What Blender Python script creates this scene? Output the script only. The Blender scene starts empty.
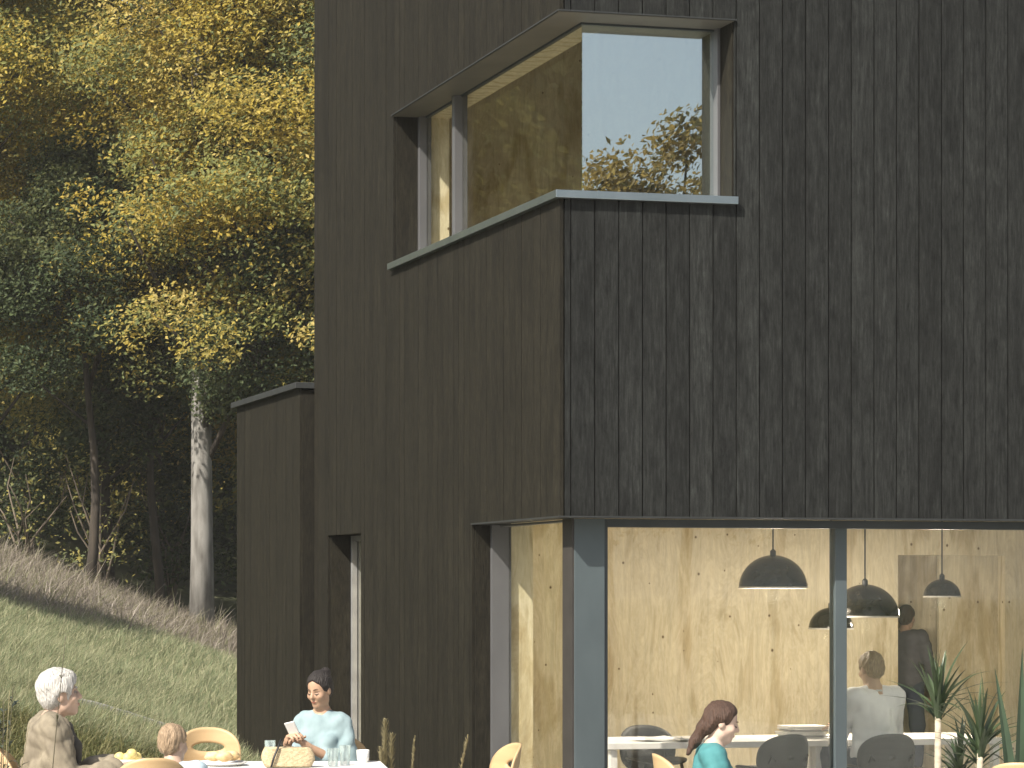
import bpy, math, random
import numpy as np
from mathutils import Vector, Matrix
R = math.radians
random.seed(7); rng = np.random.default_rng(7)
sc = bpy.context.scene
col = sc.collection

# ------------------------------------------------------------ camera, sky, sun, exposure
F, CX, HZ = 2458.5, 200.0, 596.0          # focal length and principal point in pixels (level camera, shifted lens)
CAMZ = 1.67
cd = bpy.data.cameras.new('camera'); cam = bpy.data.objects.new('camera', cd); col.objects.link(cam)
cam.location = (0, 0, CAMZ); cam.rotation_euler = (R(90), 0, 0)
cd.sensor_width = 36; cd.lens = F / 1024 * 36
cd.shift_x = (512 - CX) / 1024; cd.shift_y = (HZ - 384) / 1024
cd.clip_start = .1; cd.clip_end = 4000
sc.camera = cam
SUN_AZ = R(46.0)      # direction the light travels, from +X towards +Y
SUN_EL = R(44.0)
w = bpy.data.worlds.new("World"); sc.world = w; w.use_nodes = True
nt = w.node_tree; sky = nt.nodes.new('ShaderNodeTexSky'); sky.sky_type = 'NISHITA'; sky.sun_disc = False
sky.sun_elevation = SUN_EL
sx, sy = -math.cos(SUN_AZ), -math.sin(SUN_AZ)     # towards the sun
sky.sun_rotation = math.atan2(sx, sy)
sky.air_density = 1.0; sky.dust_density = 3.0
bg = nt.nodes['Background']; hs = nt.nodes.new('ShaderNodeHueSaturation'); hs.inputs['Saturation'].default_value = .62; hs.inputs['Value'].default_value = 1.08; nt.links.new(sky.outputs[0], hs.inputs['Color']); nt.links.new(hs.outputs[0], bg.inputs[0]); bg.inputs[1].default_value = .085
sl = bpy.data.lights.new('sun', 'SUN'); sl.energy = 4.6; sl.angle = R(.6); sl.color = (1, .93, .82)
so = bpy.data.objects.new('sun', sl); col.objects.link(so)
d = Vector((math.cos(SUN_AZ) * math.cos(SUN_EL), math.sin(SUN_AZ) * math.cos(SUN_EL), -math.sin(SUN_EL)))
so.rotation_euler = d.to_track_quat('-Z', 'Y').to_euler(); so.location = (-20, -20, 30)
sc.view_settings.view_transform = 'Standard'; sc.view_settings.look = 'None'
sc.view_settings.exposure = 0.75; sc.view_settings.gamma = 1
sc.cycles.max_bounces = 8; sc.cycles.transparent_max_bounces = 12
sc.cycles.use_denoising = True

# ------------------------------------------------------------ layout of the house frame
TH = math.atan(567 / F); CU, SU = math.cos(TH), math.sin(TH)
CY0 = 16.2; CX0 = (560 - CX) / F * CY0
def L(a, b, z=0): return Vector((CX0 + a * CU - b * SU, CY0 + a * SU + b * CU, z))
def onF(px, b):                            # distance along the front wall seen at column px
    t = (px - CX) / F; return (t * (CY0 + b * CU) - CX0 + b * SU) / (CU - t * SU)
def onS(px, a):
    t = (px - CX) / F; return (CX0 + a * CU - t * (CY0 + a * SU)) / (SU + t * CU)
def at(px, py, Y): return Vector(((px - CX) / F * Y, Y, CAMZ + (HZ - py) / F * Y))

# ------------------------------------------------------------ materials
MT = {}
def N(nt, t, **k):
    n = nt.nodes.new(t)
    for a, v in k.items(): setattr(n, a, v)
    return n
def ramp(nt, src, stops):
    r = N(nt, 'ShaderNodeValToRGB'); e = r.color_ramp.elements
    while len(e) < len(stops): e.new(.5)
    for q, (p, c) in zip(e, stops): q.position = p; q.color = (*c, 1)
    nt.links.new(src, r.inputs[0]); return r.outputs[0]
def mat(name, c1, c2=None, rough=.7, scale=(8, 8, 8), noise=1., detail=5, bump=0., metal=0., attr=False, spec=.5, trans=0., lo=.3, hi=.7, sheen=0.):
    if name in MT: return MT[name]
    m = bpy.data.materials.new(name); m.use_nodes = True; nt = m.node_tree; b = nt.nodes['Principled BSDF']
    b.inputs['Roughness'].default_value = rough; b.inputs['Metallic'].default_value = metal
    b.inputs['Specular IOR Level'].default_value = spec
    c2 = c2 or tuple(x * .75 for x in c1)
    tc = N(nt, 'ShaderNodeTexCoord'); mp = N(nt, 'ShaderNodeMapping'); mp.inputs[3].default_value = scale
    nt.links.new(tc.outputs['Object'], mp.inputs[0])
    no = N(nt, 'ShaderNodeTexNoise'); no.inputs['Scale'].default_value = noise; no.inputs['Detail'].default_value = detail
    nt.links.new(mp.outputs[0], no.inputs[0])
    c = ramp(nt, no.outputs[0], [(lo, c2), (hi, c1)])
    if attr:
        at_ = N(nt, 'ShaderNodeAttribute', attribute_name='tint'); mx = N(nt, 'ShaderNodeMix', data_type='RGBA', blend_type='MULTIPLY')
        mx.inputs[0].default_value = 1; nt.links.new(c, mx.inputs[6]); nt.links.new(at_.outputs['Color'], mx.inputs[7]); c = mx.outputs[2]
    nt.links.new(c, b.inputs['Base Color'])
    if bump:
        bp = N(nt, 'ShaderNodeBump'); bp.inputs['Strength'].default_value = bump; bp.inputs['Distance'].default_value = .01
        nt.links.new(no.outputs[0], bp.inputs['Height']); nt.links.new(bp.outputs[0], b.inputs['Normal'])
    if trans:
        tr = N(nt, 'ShaderNodeBsdfTranslucent'); nt.links.new(c, tr.inputs[0]); ms = N(nt, 'ShaderNodeMixShader'); ms.inputs[0].default_value = trans
        out = nt.nodes['Material Output']; nt.links.new(b.outputs[0], ms.inputs[1]); nt.links.new(tr.outputs[0], ms.inputs[2]); nt.links.new(ms.outputs[0], out.inputs[0])
    MT[name] = m; return m
def glass(name, f0, tint=(1, 1, 1), fmul=1.0, rough=0.0):
    m = bpy.data.materials.new(name); m.use_nodes = True; nt = m.node_tree; nt.nodes.remove(nt.nodes['Principled BSDF'])
    tr = N(nt, 'ShaderNodeBsdfTransparent'); tr.inputs[0].default_value = (*tint, 1)
    gl = N(nt, 'ShaderNodeBsdfGlossy'); gl.inputs['Color'].default_value = (.88, .97, .95, 1); gl.inputs['Roughness'].default_value = rough
    fr = N(nt, 'ShaderNodeFresnel'); fr.inputs[0].default_value = 1.5
    ma = N(nt, 'ShaderNodeMath', operation='MULTIPLY_ADD'); ma.inputs[1].default_value = fmul; ma.inputs[2].default_value = f0; ma.use_clamp = True
    nt.links.new(fr.outputs[0], ma.inputs[0]); ms = N(nt, 'ShaderNodeMixShader')
    nt.links.new(ma.outputs[0], ms.inputs[0]); nt.links.new(tr.outputs[0], ms.inputs[1]); nt.links.new(gl.outputs[0], ms.inputs[2])
    nt.links.new(ms.outputs[0], nt.nodes['Material Output'].inputs[0]); return m
def charred(name, k, warm, vary=1., fine=1.):
    """dark stained boards: long vertical grain, each board of its own tone"""
    m = bpy.data.materials.new(name); m.use_nodes = True; nt = m.node_tree; b = nt.nodes['Principled BSDF']
    tc = N(nt, 'ShaderNodeTexCoord'); at_ = N(nt, 'ShaderNodeAttribute', attribute_name='tint')
    off = N(nt, 'ShaderNodeVectorMath', operation='MULTIPLY_ADD'); nt.links.new(at_.outputs['Color'], off.inputs[0]); off.inputs[1].default_value = (3, 5, 37)
    nt.links.new(tc.outputs['Object'], off.inputs[2])
    def noise(s, sc_, det, rg=.6):
        mp = N(nt, 'ShaderNodeMapping'); mp.inputs[3].default_value = s; nt.links.new(off.outputs[0], mp.inputs[0])
        n = N(nt, 'ShaderNodeTexNoise'); n.inputs['Scale'].default_value = sc_; n.inputs['Detail'].default_value = det; n.inputs['Roughness'].default_value = rg
        nt.links.new(mp.outputs[0], n.inputs[0]); return n.outputs[0]
    g1 = noise((70 * fine, 70 * fine, 5.5 * fine ** 2), 1, 8, .72); g2 = noise((9, 9, 1.6), 1, 5); g3 = noise((22, 22, 8), 1, 7, .8)
    c = ramp(nt, g1, [(.25, tuple(k * x * (.35 if vary > .5 else .35) for x in warm)), (.48, tuple(k * x for x in warm)), (.70, tuple(k * x * (2.0 if vary > .5 else 1.9) for x in warm))])
    c2 = ramp(nt, g2, [(.3, (.72, .72, .72)), (.7, (1.3, 1.3, 1.3))])
    c3 = ramp(nt, g3, [(.36, (.5, .5, .5)), (.46, (.9, .9, .9)), (.54, (1.05, 1.05, 1.05)), (.66, (1.55, 1.55, 1.55))] if vary > .5 else [(.36, (.7, .7, .7)), (.5, (1, 1, 1)), (.64, (1.3, 1.28, 1.25))])
    for q in (c2, c3):
        mx = N(nt, 'ShaderNodeMix', data_type='RGBA', blend_type='MULTIPLY'); mx.inputs[0].default_value = 1
        nt.links.new(c, mx.inputs[6]); nt.links.new(q, mx.inputs[7]); c = mx.outputs[2]
    mr = N(nt, 'ShaderNodeMapRange'); mr.inputs[3].default_value = 1 - .22 * vary; mr.inputs[4].default_value = 1 + .22 * vary; nt.links.new(at_.outputs['Fac'], mr.inputs[0])
    mx = N(nt, 'ShaderNodeVectorMath', operation='SCALE'); nt.links.new(c, mx.inputs[0]); nt.links.new(mr.outputs[0], mx.inputs[3])
    nt.links.new(mx.outputs[0], b.inputs['Base Color'])
    b.inputs['Roughness'].default_value = .7; b.inputs['Specular IOR Level'].default_value = .22
    bp = N(nt, 'ShaderNodeBump'); bp.inputs['Strength'].default_value = .55; bp.inputs['Distance'].default_value = .006
    ad = N(nt, 'ShaderNodeMath', operation='ADD'); nt.links.new(g1, ad.inputs[0]); nt.links.new(g3, ad.inputs[1])
    nt.links.new(ad.outputs[0], bp.inputs['Height']); nt.links.new(bp.outputs[0], b.inputs['Normal'])
    return m
def plywood(name, base, k=1.):
    m = bpy.data.materials.new(name); m.use_nodes = True; nt = m.node_tree; b = nt.nodes['Principled BSDF']
    tc = N(nt, 'ShaderNodeTexCoord')
    def noise(s, det, rg=.6, dist=0.):
        mp = N(nt, 'ShaderNodeMapping'); mp.inputs[3].default_value = s; nt.links.new(tc.outputs['Object'], mp.inputs[0])
        n = N(nt, 'ShaderNodeTexNoise'); n.inputs['Scale'].default_value = 1; n.inputs['Detail'].default_value = det; n.inputs['Roughness'].default_value = rg
        n.inputs['Distortion'].default_value = dist
        nt.links.new(mp.outputs[0], n.inputs[0]); return n.outputs[0]
    g = noise((26, 26, 1.5), 7, .65, .6); bl = noise((3.4, 3.4, .9), 6, .65, 2.6); fl = noise((14, 14, 6), 4, .7)
    c = ramp(nt, g, [(.28, tuple(x * .82 for x in base)), (.5, base), (.75, tuple(min(.95, x * 1.10) for x in base))])
    wv = N(nt, 'ShaderNodeTexWave', wave_type='RINGS'); mp = N(nt, 'ShaderNodeMapping'); mp.inputs[3].default_value = (1.9, 1.9, .45); nt.links.new(tc.outputs['Object'], mp.inputs[0])
    nt.links.new(mp.outputs[0], wv.inputs[0]); wv.inputs['Scale'].default_value = 1.6; wv.inputs['Distortion'].default_value = 9; wv.inputs['Detail'].default_value = 3; wv.inputs['Detail Scale'].default_value = .8
    for q in (ramp(nt, bl, [(.34, (.80, .75, .66)), (.44, (1.0, .99, .97)), (.5, (.90, .87, .80)), (.56, (1.04, 1.03, 1.01)), (.66, (.93, .90, .84))]), ramp(nt, fl, [(.3, (.88, .86, .82)), (.7, (1.05, 1.05, 1.05))]),
              ramp(nt, wv.outputs[1], [(0., (.80, .75, .66)), (.22, (1, 1, 1)), (1., (1.02, 1.02, 1.02))])):
        mx = N(nt, 'ShaderNodeMix', data_type='RGBA', blend_type='MULTIPLY'); mx.inputs[0].default_value = 1
        nt.links.new(c, mx.inputs[6]); nt.links.new(q, mx.inputs[7]); c = mx.outputs[2]
    # small dark plugs and knots
    sp = N(nt, 'ShaderNodeSeparateXYZ'); nt.links.new(tc.outputs['Object'], sp.inputs[0]); sa = N(nt, 'ShaderNodeMath', operation='ADD'); nt.links.new(sp.outputs[0], sa.inputs[0]); nt.links.new(sp.outputs[1], sa.inputs[1])
    cb = N(nt, 'ShaderNodeCombineXYZ'); nt.links.new(sa.outputs[0], cb.inputs[0]); nt.links.new(sp.outputs[2], cb.inputs[1])
    mp = N(nt, 'ShaderNodeMapping'); mp.inputs[3].default_value = (2.9, 2.5, 1); nt.links.new(cb.outputs[0], mp.inputs[0])
    vo = N(nt, 'ShaderNodeTexVoronoi', voronoi_dimensions='2D'); vo.inputs['Scale'].default_value = 1; vo.inputs['Randomness'].default_value = 1.; nt.links.new(mp.outputs[0], vo.inputs[0])
    sr = N(nt, 'ShaderNodeSeparateColor'); nt.links.new(vo.outputs['Color'], sr.inputs[0]); mr_ = N(nt, 'ShaderNodeMapRange'); mr_.inputs[1].default_value = .2; mr_.inputs[3].default_value = .05; mr_.inputs[4].default_value = 1.35; nt.links.new(sr.outputs[0], mr_.inputs[0])
    dv_ = N(nt, 'ShaderNodeMath', operation='DIVIDE'); nt.links.new(vo.outputs['Distance'], dv_.inputs[0]); nt.links.new(mr_.outputs[0], dv_.inputs[1])
    kn = ramp(nt, dv_.outputs[0], [(.014, (.2, .14, .08)), (.034, (1, 1, 1))])
    mx = N(nt, 'ShaderNodeMix', data_type='RGBA', blend_type='MULTIPLY'); mx.inputs[0].default_value = 1
    nt.links.new(c, mx.inputs[6]); nt.links.new(kn, mx.inputs[7]); c = mx.outputs[2]
    nt.links.new(c, b.inputs['Base Color']); b.inputs['Roughness'].default_value = .6; b.inputs['Specular IOR Level'].default_value = .25
    return m

M_front = charred('charred_boards_skylit', .0172, (.93, 1.0, .94))  # cool sky light put into the board colour of this face
M_side = charred('charred_boards_sunlit', .0118, (1.13, 1.0, .66), .35, 1.5)  # same boards, with warm sunlight put into the colour
M_back = mat('wall_core', (.012, .012, .012), rough=.9)
M_ply = plywood('plywood', (.69, .635, .475))
M_plyb = plywood('plywood_brightened', (.80, .73, .56))  # same plywood in a paler colour, making up for dim light
M_steel = mat('painted_steel', (.082, .104, .112), (.06, .077, .084), rough=.5, scale=(3, 3, 1.5), bump=.03)
M_frame = mat('window_metal', (.15, .15, .155), (.12, .12, .125), rough=.45, scale=(4, 4, 2), metal=.3)
M_fdark = mat('window_metal_dark', (.05, .06, .068), (.035, .045, .05), rough=.45, scale=(4, 4, 2))
M_sill = mat('sill_metal', (.40, .46, .48), (.34, .40, .42), rough=.28, scale=(6, 6, 2), metal=.9)
M_soff = mat('soffit_lightened', (.14, .13, .11), (.105, .097, .083), rough=.5, scale=(3, 3, 3))  # paler colour stands for bounced light under the window head
M_fascia = mat('roof_edge', (.03, .033, .033), rough=.6)
M_conc = mat('concrete', (.36, .34, .31), (.28, .265, .24), rough=.85, scale=(3, 3, 3), bump=.2)
M_white = mat('white_paint', (.78, .77, .74), (.70, .69, .66), rough=.5)
G_up = glass('coated_glass', .60, (.85, .85, .82), .8)
G_side = glass('side_glass', .01, (.96, .96, .94), .06)
G_low = glass('clear_glass', .012, (.97, .96, .955), 1.0)
M_black = mat('black_paint', (.02, .02, .02), rough=.5)

# ------------------------------------------------------------ mesh helpers
class MB:
    def __init__(s): s.v = []; s.f = []; s.m = []; s.t = []
    def add(s, vs, fs, mi=0, t=None):
        o = len(s.v); s.v += [tuple(x) for x in vs]; s.f += [tuple(i + o for i in f) for f in fs]; s.m += [mi] * len(fs)
        t = random.random() if t is None else t
        s.t += [t] * len(vs)
    def box(s, x0, x1, y0, y1, z0, z1, mi=0, M=None, t=None):
        vs = [(x, y, z) for x in (x0, x1) for y in (y0, y1) for z in (z0, z1)]
        if M: vs = [M @ Vector(q) for q in vs]
        s.add(vs, [(0, 1, 3, 2), (4, 6, 7, 5), (0, 4, 5, 1), (2, 3, 7, 6), (0, 2, 6, 4), (1, 5, 7, 3)], mi, t)
    def tube(s, pts, r, n=8, mi=0, cap=True):
        pts = [Vector(p) for p in pts]; k = len(pts); rr = r if hasattr(r, '__len__') else [r] * k
        vs = []; up = None
        for i, p in enumerate(pts):
            t = (pts[min(i + 1, k - 1)] - pts[max(i - 1, 0)]); t = t.normalized() if t.length > 1e-9 else Vector((0, 0, 1))
            if up is None: up = t.orthogonal().normalized()
            up = (up - t * up.dot(t)); up = up.normalized() if up.length > 1e-6 else t.orthogonal().normalized()
            q = t.cross(up)
            for j in range(n):
                a = 2 * math.pi * j / n; vs.append(p + (up * math.cos(a) + q * math.sin(a)) * rr[i])
        fs = [(i * n + j, i * n + (j + 1) % n, (i + 1) * n + (j + 1) % n, (i + 1) * n + j) for i in range(k - 1) for j in range(n)]
        if cap: fs += [tuple(range(n))[::-1], tuple((k - 1) * n + j for j in range(n))]
        s.add(vs, fs, mi)
    def lathe(s, prof, n=24, mi=0, c=(0, 0, 0), close=False):
        vs = []; c = Vector(c)
        for r, z in prof:
            for j in range(n): a = 2 * math.pi * j / n; vs.append(c + Vector((r * math.cos(a), r * math.sin(a), z)))
        k = len(prof)
        fs = [(i * n + j, i * n + (j + 1) % n, (i + 1) * n + (j + 1) % n, (i + 1) * n + j) for i in range(k - 1) for j in range(n)]
        if close: fs += [tuple(range(n))[::-1], tuple((k - 1) * n + j for j in range(n))]
        s.add(vs, fs, mi)
    def strap(s, pts, w, side, mi=0, t=None, fold=.25):
        """leaf blade: V-folded ribbon along pts, widths w"""
        vs = []; side = Vector(side).normalized(); k = len(pts)
        for i, p in enumerate(pts):
            p = Vector(p); tg = (Vector(pts[min(i + 1, k - 1)]) - Vector(pts[max(i - 1, 0)])).normalized(); nn = side.cross(tg)
            vs += [p - side * w[i] + nn * w[i] * fold, p, p + side * w[i] + nn * w[i] * fold]
        fs = []
        for i in range(k - 1):
            o = i * 3; fs += [(o, o + 1, o + 4, o + 3), (o + 1, o + 2, o + 5, o + 4)]
        s.add(vs, fs, mi, t)
    def build(s, name, mats, parent=None, smooth=False, bevel=0., loc=None):
        me = bpy.data.meshes.new(name); me.from_pydata(s.v, [], s.f)
        if not isinstance(mats, (list, tuple)): mats = [mats]
        for m in mats: me.materials.append(m)
        me.polygons.foreach_set('material_index', s.m)
        a = me.color_attributes.new('tint', 'FLOAT_COLOR', 'POINT'); a.data.foreach_set('color', [c for t in s.t for c in (t, t, t, 1)])
        if smooth: me.polygons.foreach_set('use_smooth', [True] * len(s.f))
        me.update(); return link(name, me, parent, bevel, loc)
def link(name, me, parent=None, bevel=0., loc=None):
    o = bpy.data.objects.new(name, me); col.objects.link(o)
    if parent: o.parent = parent
    if loc is not None: o.location = loc
    if bevel:
        b = o.modifiers.new('bevel', 'BEVEL'); b.width = bevel; b.segments = 2; b.limit_method = 'ANGLE'; b.angle_limit = R(40)
    return o
def tag(o, label=None, cat=None, group=None, kind=None):
    if label: o['label'] = label
    if cat: o['category'] = cat
    if group: o['group'] = group
    if kind: o['kind'] = kind
    return o
def empty(name, loc, rz=0):
    o = bpy.data.objects.new(name, None); col.objects.link(o); o.location = loc; o.rotation_euler = (0, 0, rz); o.empty_display_size = .2; return o
def copy_tree(o, parent=None):
    c = o.copy(); col.objects.link(c); c.parent = parent
    for ch in list(o.children): copy_tree(ch, c)
    return c
def np_mesh(name, V, Fq, mats, tint=None, midx=None, smooth=False):
    me = bpy.data.meshes.new(name); n = Fq.shape[1]
    me.vertices.add(len(V)); me.vertices.foreach_set('co', np.ascontiguousarray(V, dtype=np.float32).ravel())
    me.loops.add(Fq.size); me.loops.foreach_set('vertex_index', np.ascontiguousarray(Fq, dtype=np.int32).ravel())
    me.polygons.add(len(Fq)); me.polygons.foreach_set('loop_start', np.arange(0, Fq.size, n, dtype=np.int32))
    for m in (mats if isinstance(mats, (list, tuple)) else [mats]): me.materials.append(m)
    if midx is not None: me.polygons.foreach_set('material_index', midx.astype(np.int32))
    if tint is not None:
        a = me.color_attributes.new('tint', 'FLOAT_COLOR', 'POINT'); a.data.foreach_set('color', np.concatenate([tint, np.ones((len(tint), 1))], 1).astype(np.float32).ravel())
    me.polygons.foreach_set('use_smooth', np.full(len(Fq), smooth)); me.update(calc_edges=True); me.validate(); return me

# ------------------------------------------------------------ terrain
def sm(t): t = np.clip(t, 0, 1); return t * t * (3 - 2 * t)
def hgt(X, Y):
    X = np.asarray(X, float); Y = np.asarray(Y, float)
    h = -.59 - .33 * np.clip(X, -16, 1.2) + .034 * np.minimum(Y, 47) + .05 * np.sin(X * 1.3 + Y * .4) + .03 * np.sin(Y * .9 - X)
    h = h + .10 * np.clip(Y - 52, 0, 40)
    h = np.maximum(h, -.25)
    h = h + 26 * sm((Y - 92) / 40) * (1 - sm((Y - 170) / 160)) * (1 - sm((np.abs(X + 30) - 60) / 60))
    k = sm((Y - 15.5) / 5.0)
    far = sm((Y - 250) / 100)
    return (h * k - .06) * (1 - far) + far * (-.5) - .0 * X
def ax(lo, hi, fl, fh, fine, n):
    return np.unique(np.concatenate([lo + (fl - lo) * (1 - np.linspace(1, 0, n) ** 2.2), np.arange(fl, fh, fine), fh + (hi - fh) * np.linspace(0, 1, n) ** 2.2]).round(4))
xs = ax(-1500, 1500, -12, 8, .35, 26); ys = ax(-1500, 2500, 10, 62, .45, 26)
GX, GY = np.meshgrid(xs, ys, indexing='ij'); V = np.stack([GX, GY, hgt(GX, GY)], -1).reshape(-1, 3)
nx_, ny_ = len(xs), len(ys); ii = np.arange(nx_ * ny_).reshape(nx_, ny_)
Fq = np.stack([ii[:-1, :-1], ii[1:, :-1], ii[1:, 1:], ii[:-1, 1:]], -1).reshape(-1, 4)
M_soil = mat('grassy_soil', (.085, .095, .04), (.045, .05, .022), rough=.95, scale=(1.3, 1.3, 1.3), bump=.6, detail=9)
g = bpy.data.objects.new('ground', np_mesh('ground', V, Fq, M_soil, smooth=True)); col.objects.link(g); tag(g, kind='structure')
# terrace slab
mb = MB(); mb.box(-9, 14, 1.5, 16.35, -.25, -.004)
tag(mb.build('terrace', mat('terrace_stone', (.42, .40, .36), (.33, .31, .28), rough=.8, scale=(2, 2, 2), bump=.2)), kind='structure')

# ------------------------------------------------------------ the house
house = empty('timber_house', L(0, 0, 0), TH)
tag(house, 'tall dark charred timber house with plywood interior and wrap-around corner windows', 'house')
ZL, ZS, ZH, ZT = 2.20, 4.335, 5.525, 7.7
bW = onS(472, 0); bU = onS(393.5, 0); aU = onF(735, 0); BL = onS(314, 0) - .25; nb0, nb1 = onS(361, 0), onS(328, 0)
AW = 7.0
def clad(mb, axis, s0, s1, z0, z1, holes, pitch=.1685, gap=.006, phase=0., plane=0., jit=.0025, th=.025):
    """vertical boards on plane (axis 'a': front wall along a; 'b': side wall along b)"""
    e = []; s = s0 - (pitch - phase if phase else 0)
    k = 0
    while s < s1:
        e.append((max(s, s0) , min(s + pitch, s1))); s += pitch
    for (p, q) in e:
        if q - p < .012: continue
        t = random.random(); dz = random.uniform(-jit, jit)
        cuts = sorted({p, q, *[h for H in holes for h in H[:2] if p < h < q]})
        for c0, c1 in zip(cuts, cuts[1:]):
            u0 = c0 + (gap if c0 == p else 0); u1 = c1
            if u1 - u0 < .002: continue
            m = (u0 + u1) / 2; zs = [(z0, z1)]
            for H in holes:
                if H[0] < m < H[1]:
                    nz = []
                    for (a0, a1) in zs:
                        if H[2] > a0: nz.append((a0, min(a1, H[2])))
                        if H[3] < a1: nz.append((max(a0, H[3]), a1))
                    zs = [z for z in nz if z[1] - z[0] > .01]
            for (a0, a1) in zs:
                if axis == 'a': mb.box(u0, u1, plane + dz, plane + th, a0, a1, t=t)
                else: mb.box(plane + dz, plane + th, u0, u1, a0, a1, t=t)
mb = MB(); clad(mb, 'a', 0.027, AW, ZL, ZT, [(-1, aU, ZS, ZH)], phase=.045, gap=.0085); mb.build('front_cladding', M_front, house)
mb = MB(); clad(mb, 'b', -.001, BL + .25, 0, ZT, [(-1, bU, ZS, ZH), (-1, bW, -1, ZL), (nb0, nb1, -1, ZL)], jit=.0015, gap=.004, pitch=.12); mb.build('side_cladding', M_side, house)
# solid walls: dark outer core with plywood lining inside
c0, c1, l1 = .027, .30, .47; fz = ZL - .0125
mb = MB()
for z0, z1 in ((ZL + .002, ZS), (ZH, ZT)):
    mb.box(c0, c1, c0, BL, z0, z1); mb.box(c1, AW, c0, c1 - .001, z0, z1)
mb.box(c0, c1, bU, BL, ZS, ZH); mb.box(aU, AW, c0, c1 - .001, ZS, ZH)
mb.box(c0, c1, bW, nb0, 0, ZL); mb.box(c0, c1, nb1, BL, 0, ZL)
mb.box(AW, AW + .3, c0, BL, 0, ZT); mb.box(c0, AW, BL, BL + .25, 0, ZT)
mb.build('wall', M_side, house)
# reveals are boarded too
for (x0_, x1_, y0_, y1_, z0_, z1_, tt) in ((.024, .20, bU - .012, bU + .001, ZS, ZH, .7), (aU - .012, aU + .001, .024, .20, ZS, ZH, .7), (.024, .135, bW - .012, bW + .001, 0, ZL, .5), (.024, .20, nb1 - .012, nb1 + .001, 0, ZL - .002, .9)):
    mb = MB(); mb.box(x0_, x1_, y0_, y1_, z0_, z1_, t=tt); mb.build('reveal_board', M_side, house)
mb = MB()
BK = 5.0
dA0, dA1 = onF(898, BK), onF(1005, BK); DH = 2.04
for z0, z1 in ((2.5, ZS), (ZH, ZT - .1)):
    mb.box(c1 + .002, l1, c1, BK, z0, z1); mb.box(l1, AW, c1 + .002, l1, z0, z1)
mb.box(c1 + .002, l1, bU, BK, ZS, ZH); mb.box(aU, AW - .01, c1 + .002, l1, ZS, ZH)
mb.box(c1 + .002, l1, bW, nb0, .01, 2.5); mb.box(c1 + .002, l1, nb1, BK, .01, 2.5)
mb.box(c1 + .002, l1, nb0, nb1, ZL, 2.5)
mb.build('interior_lining', M_ply, house)
mb = MB()                                                      # back wall of both rooms with the door opening
mb.box(.32, dA0, BK, BK + .12, .01, 2.45); mb.box(dA1, AW, BK, BK + .12, .01, 2.45); mb.box(dA0, dA1, BK, BK + .12, DH, 2.45)
mb.build('back_wall', M_ply, house)
mb = MB(); mb.box(.32, AW, BK, BK + .12, 3.4, ZT - .1); mb.build('upper_back_wall', M_plyb, house)
mb = MB(); dm = onF(943, BK + .13); mb.box(dm, dA1 + .5, BK + .20, BK + .24, .01, 2.3); mb.build('sliding_door', M_ply, house, bevel=.002)
mb = MB(); mb.box(.32, AW, BL - .12, BL - .002, .01, 2.45); mb.build('corridor_wall', M_plyb, house)
mb = MB(); mb.box(c1, AW, c1, BL, 2.45, 2.49); mb.build('ceiling', M_ply, house)
mb = MB(); mb.box(c1, AW, c1, BL, 2.50, 3.39); mb.build('upper_floor', M_plyb, house)
mb = MB(); mb.box(.03, AW + .3, .03, BL, -.2, .008); mb.build('floor', M_conc, house)
mb = MB()
for q in ((-.05, AW + .35, -.05, .7), (-.05, AW + .35, 3.5, BL + .3), (-.05, .8, .7, 3.5), (6.2, AW + .35, .7, 3.5)): mb.box(*q, ZT, ZT + .12)
mb.build('roof', M_fascia, house)
mb = MB(); mb.box(.78, 6.22, .68, 3.52, ZT + .125, ZT + .15); mb.build('added_skylight', G_low, house)  # unseen roof opening, added to let daylight into the upper room
mb = MB()
for q in ((.297, AW, .297, .7), (.297, AW, 3.5, BL), (.297, .8, .7, 3.5), (6.2, AW, .7, 3.5)): mb.box(*q, ZT - .1, ZT - .01)
mb.build('upper_ceiling', M_ply, house)
# metal drip edge closing the bottom of the boarding
mb = MB(); mb.box(-.012, .17, -.012, bW - .002, ZL - .012, ZL - .001); mb.box(.17, AW, -.012, .17, ZL - .012, ZL - .001)
mb.build('drip_edge', M_fascia, house)
# corner column of blue-grey steel
mb = MB(); mb.box(.17, .385, .17, .36, 0, fz); mb.build('corner_column', M_steel, house, bevel=.003)
mb = MB(); mb.box(.155, .1695, .178, .352, 0, fz); mb.build('column_cover', mat('dark_brown_metal', (.045, .04, .036), rough=.6), house)
# large front window
win = empty('front_window', (0, 0, 0)); win.parent = house
aE = AW
m0, m1 = onF(835.5, .22), onF(847, .22)
mb = MB(); mb.box(.388, .415, .19, .30, 0, fz); mb.box(.415, aE, .19, .30, fz - .055, fz); mb.box(.415, aE, .19, .30, 0, .05); mb.build('frame', M_fdark, win, bevel=.002)
mb = MB(); mb.box(m0, m1, .22, .31, .05, fz - .055); mb.build('mullion', M_steel, win, bevel=.002)
m2 = m1 + (m0 - .415)
mb = MB(); mb.box(m2, m2 + m1 - m0, .175, .31, .05, fz - .055); mb.build('mullion', M_steel, win, bevel=.002)
for p, q in ((.415, m0), (m1, m2), (m2 + m1 - m0, aE)):
    mb = MB(); mb.box(p, q, .25, .262, .05, fz - .055); mb.build('glass_pane', G_low, win)
# side window beside the corner
win = empty('side_window', (0, 0, 0)); win.parent = house
mb = MB(); mb.box(.135, .285, bW - .05, bW - .013, 0, fz); mb.box(.20, .285, .365, bW - .05, fz - .014, fz); mb.build('frame', M_frame, win, bevel=.002)
mb = MB(); mb.box(.265, .277, .365, bW - .05, 0, fz - .014); mb.build('glass_pane', G_side, win)
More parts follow.
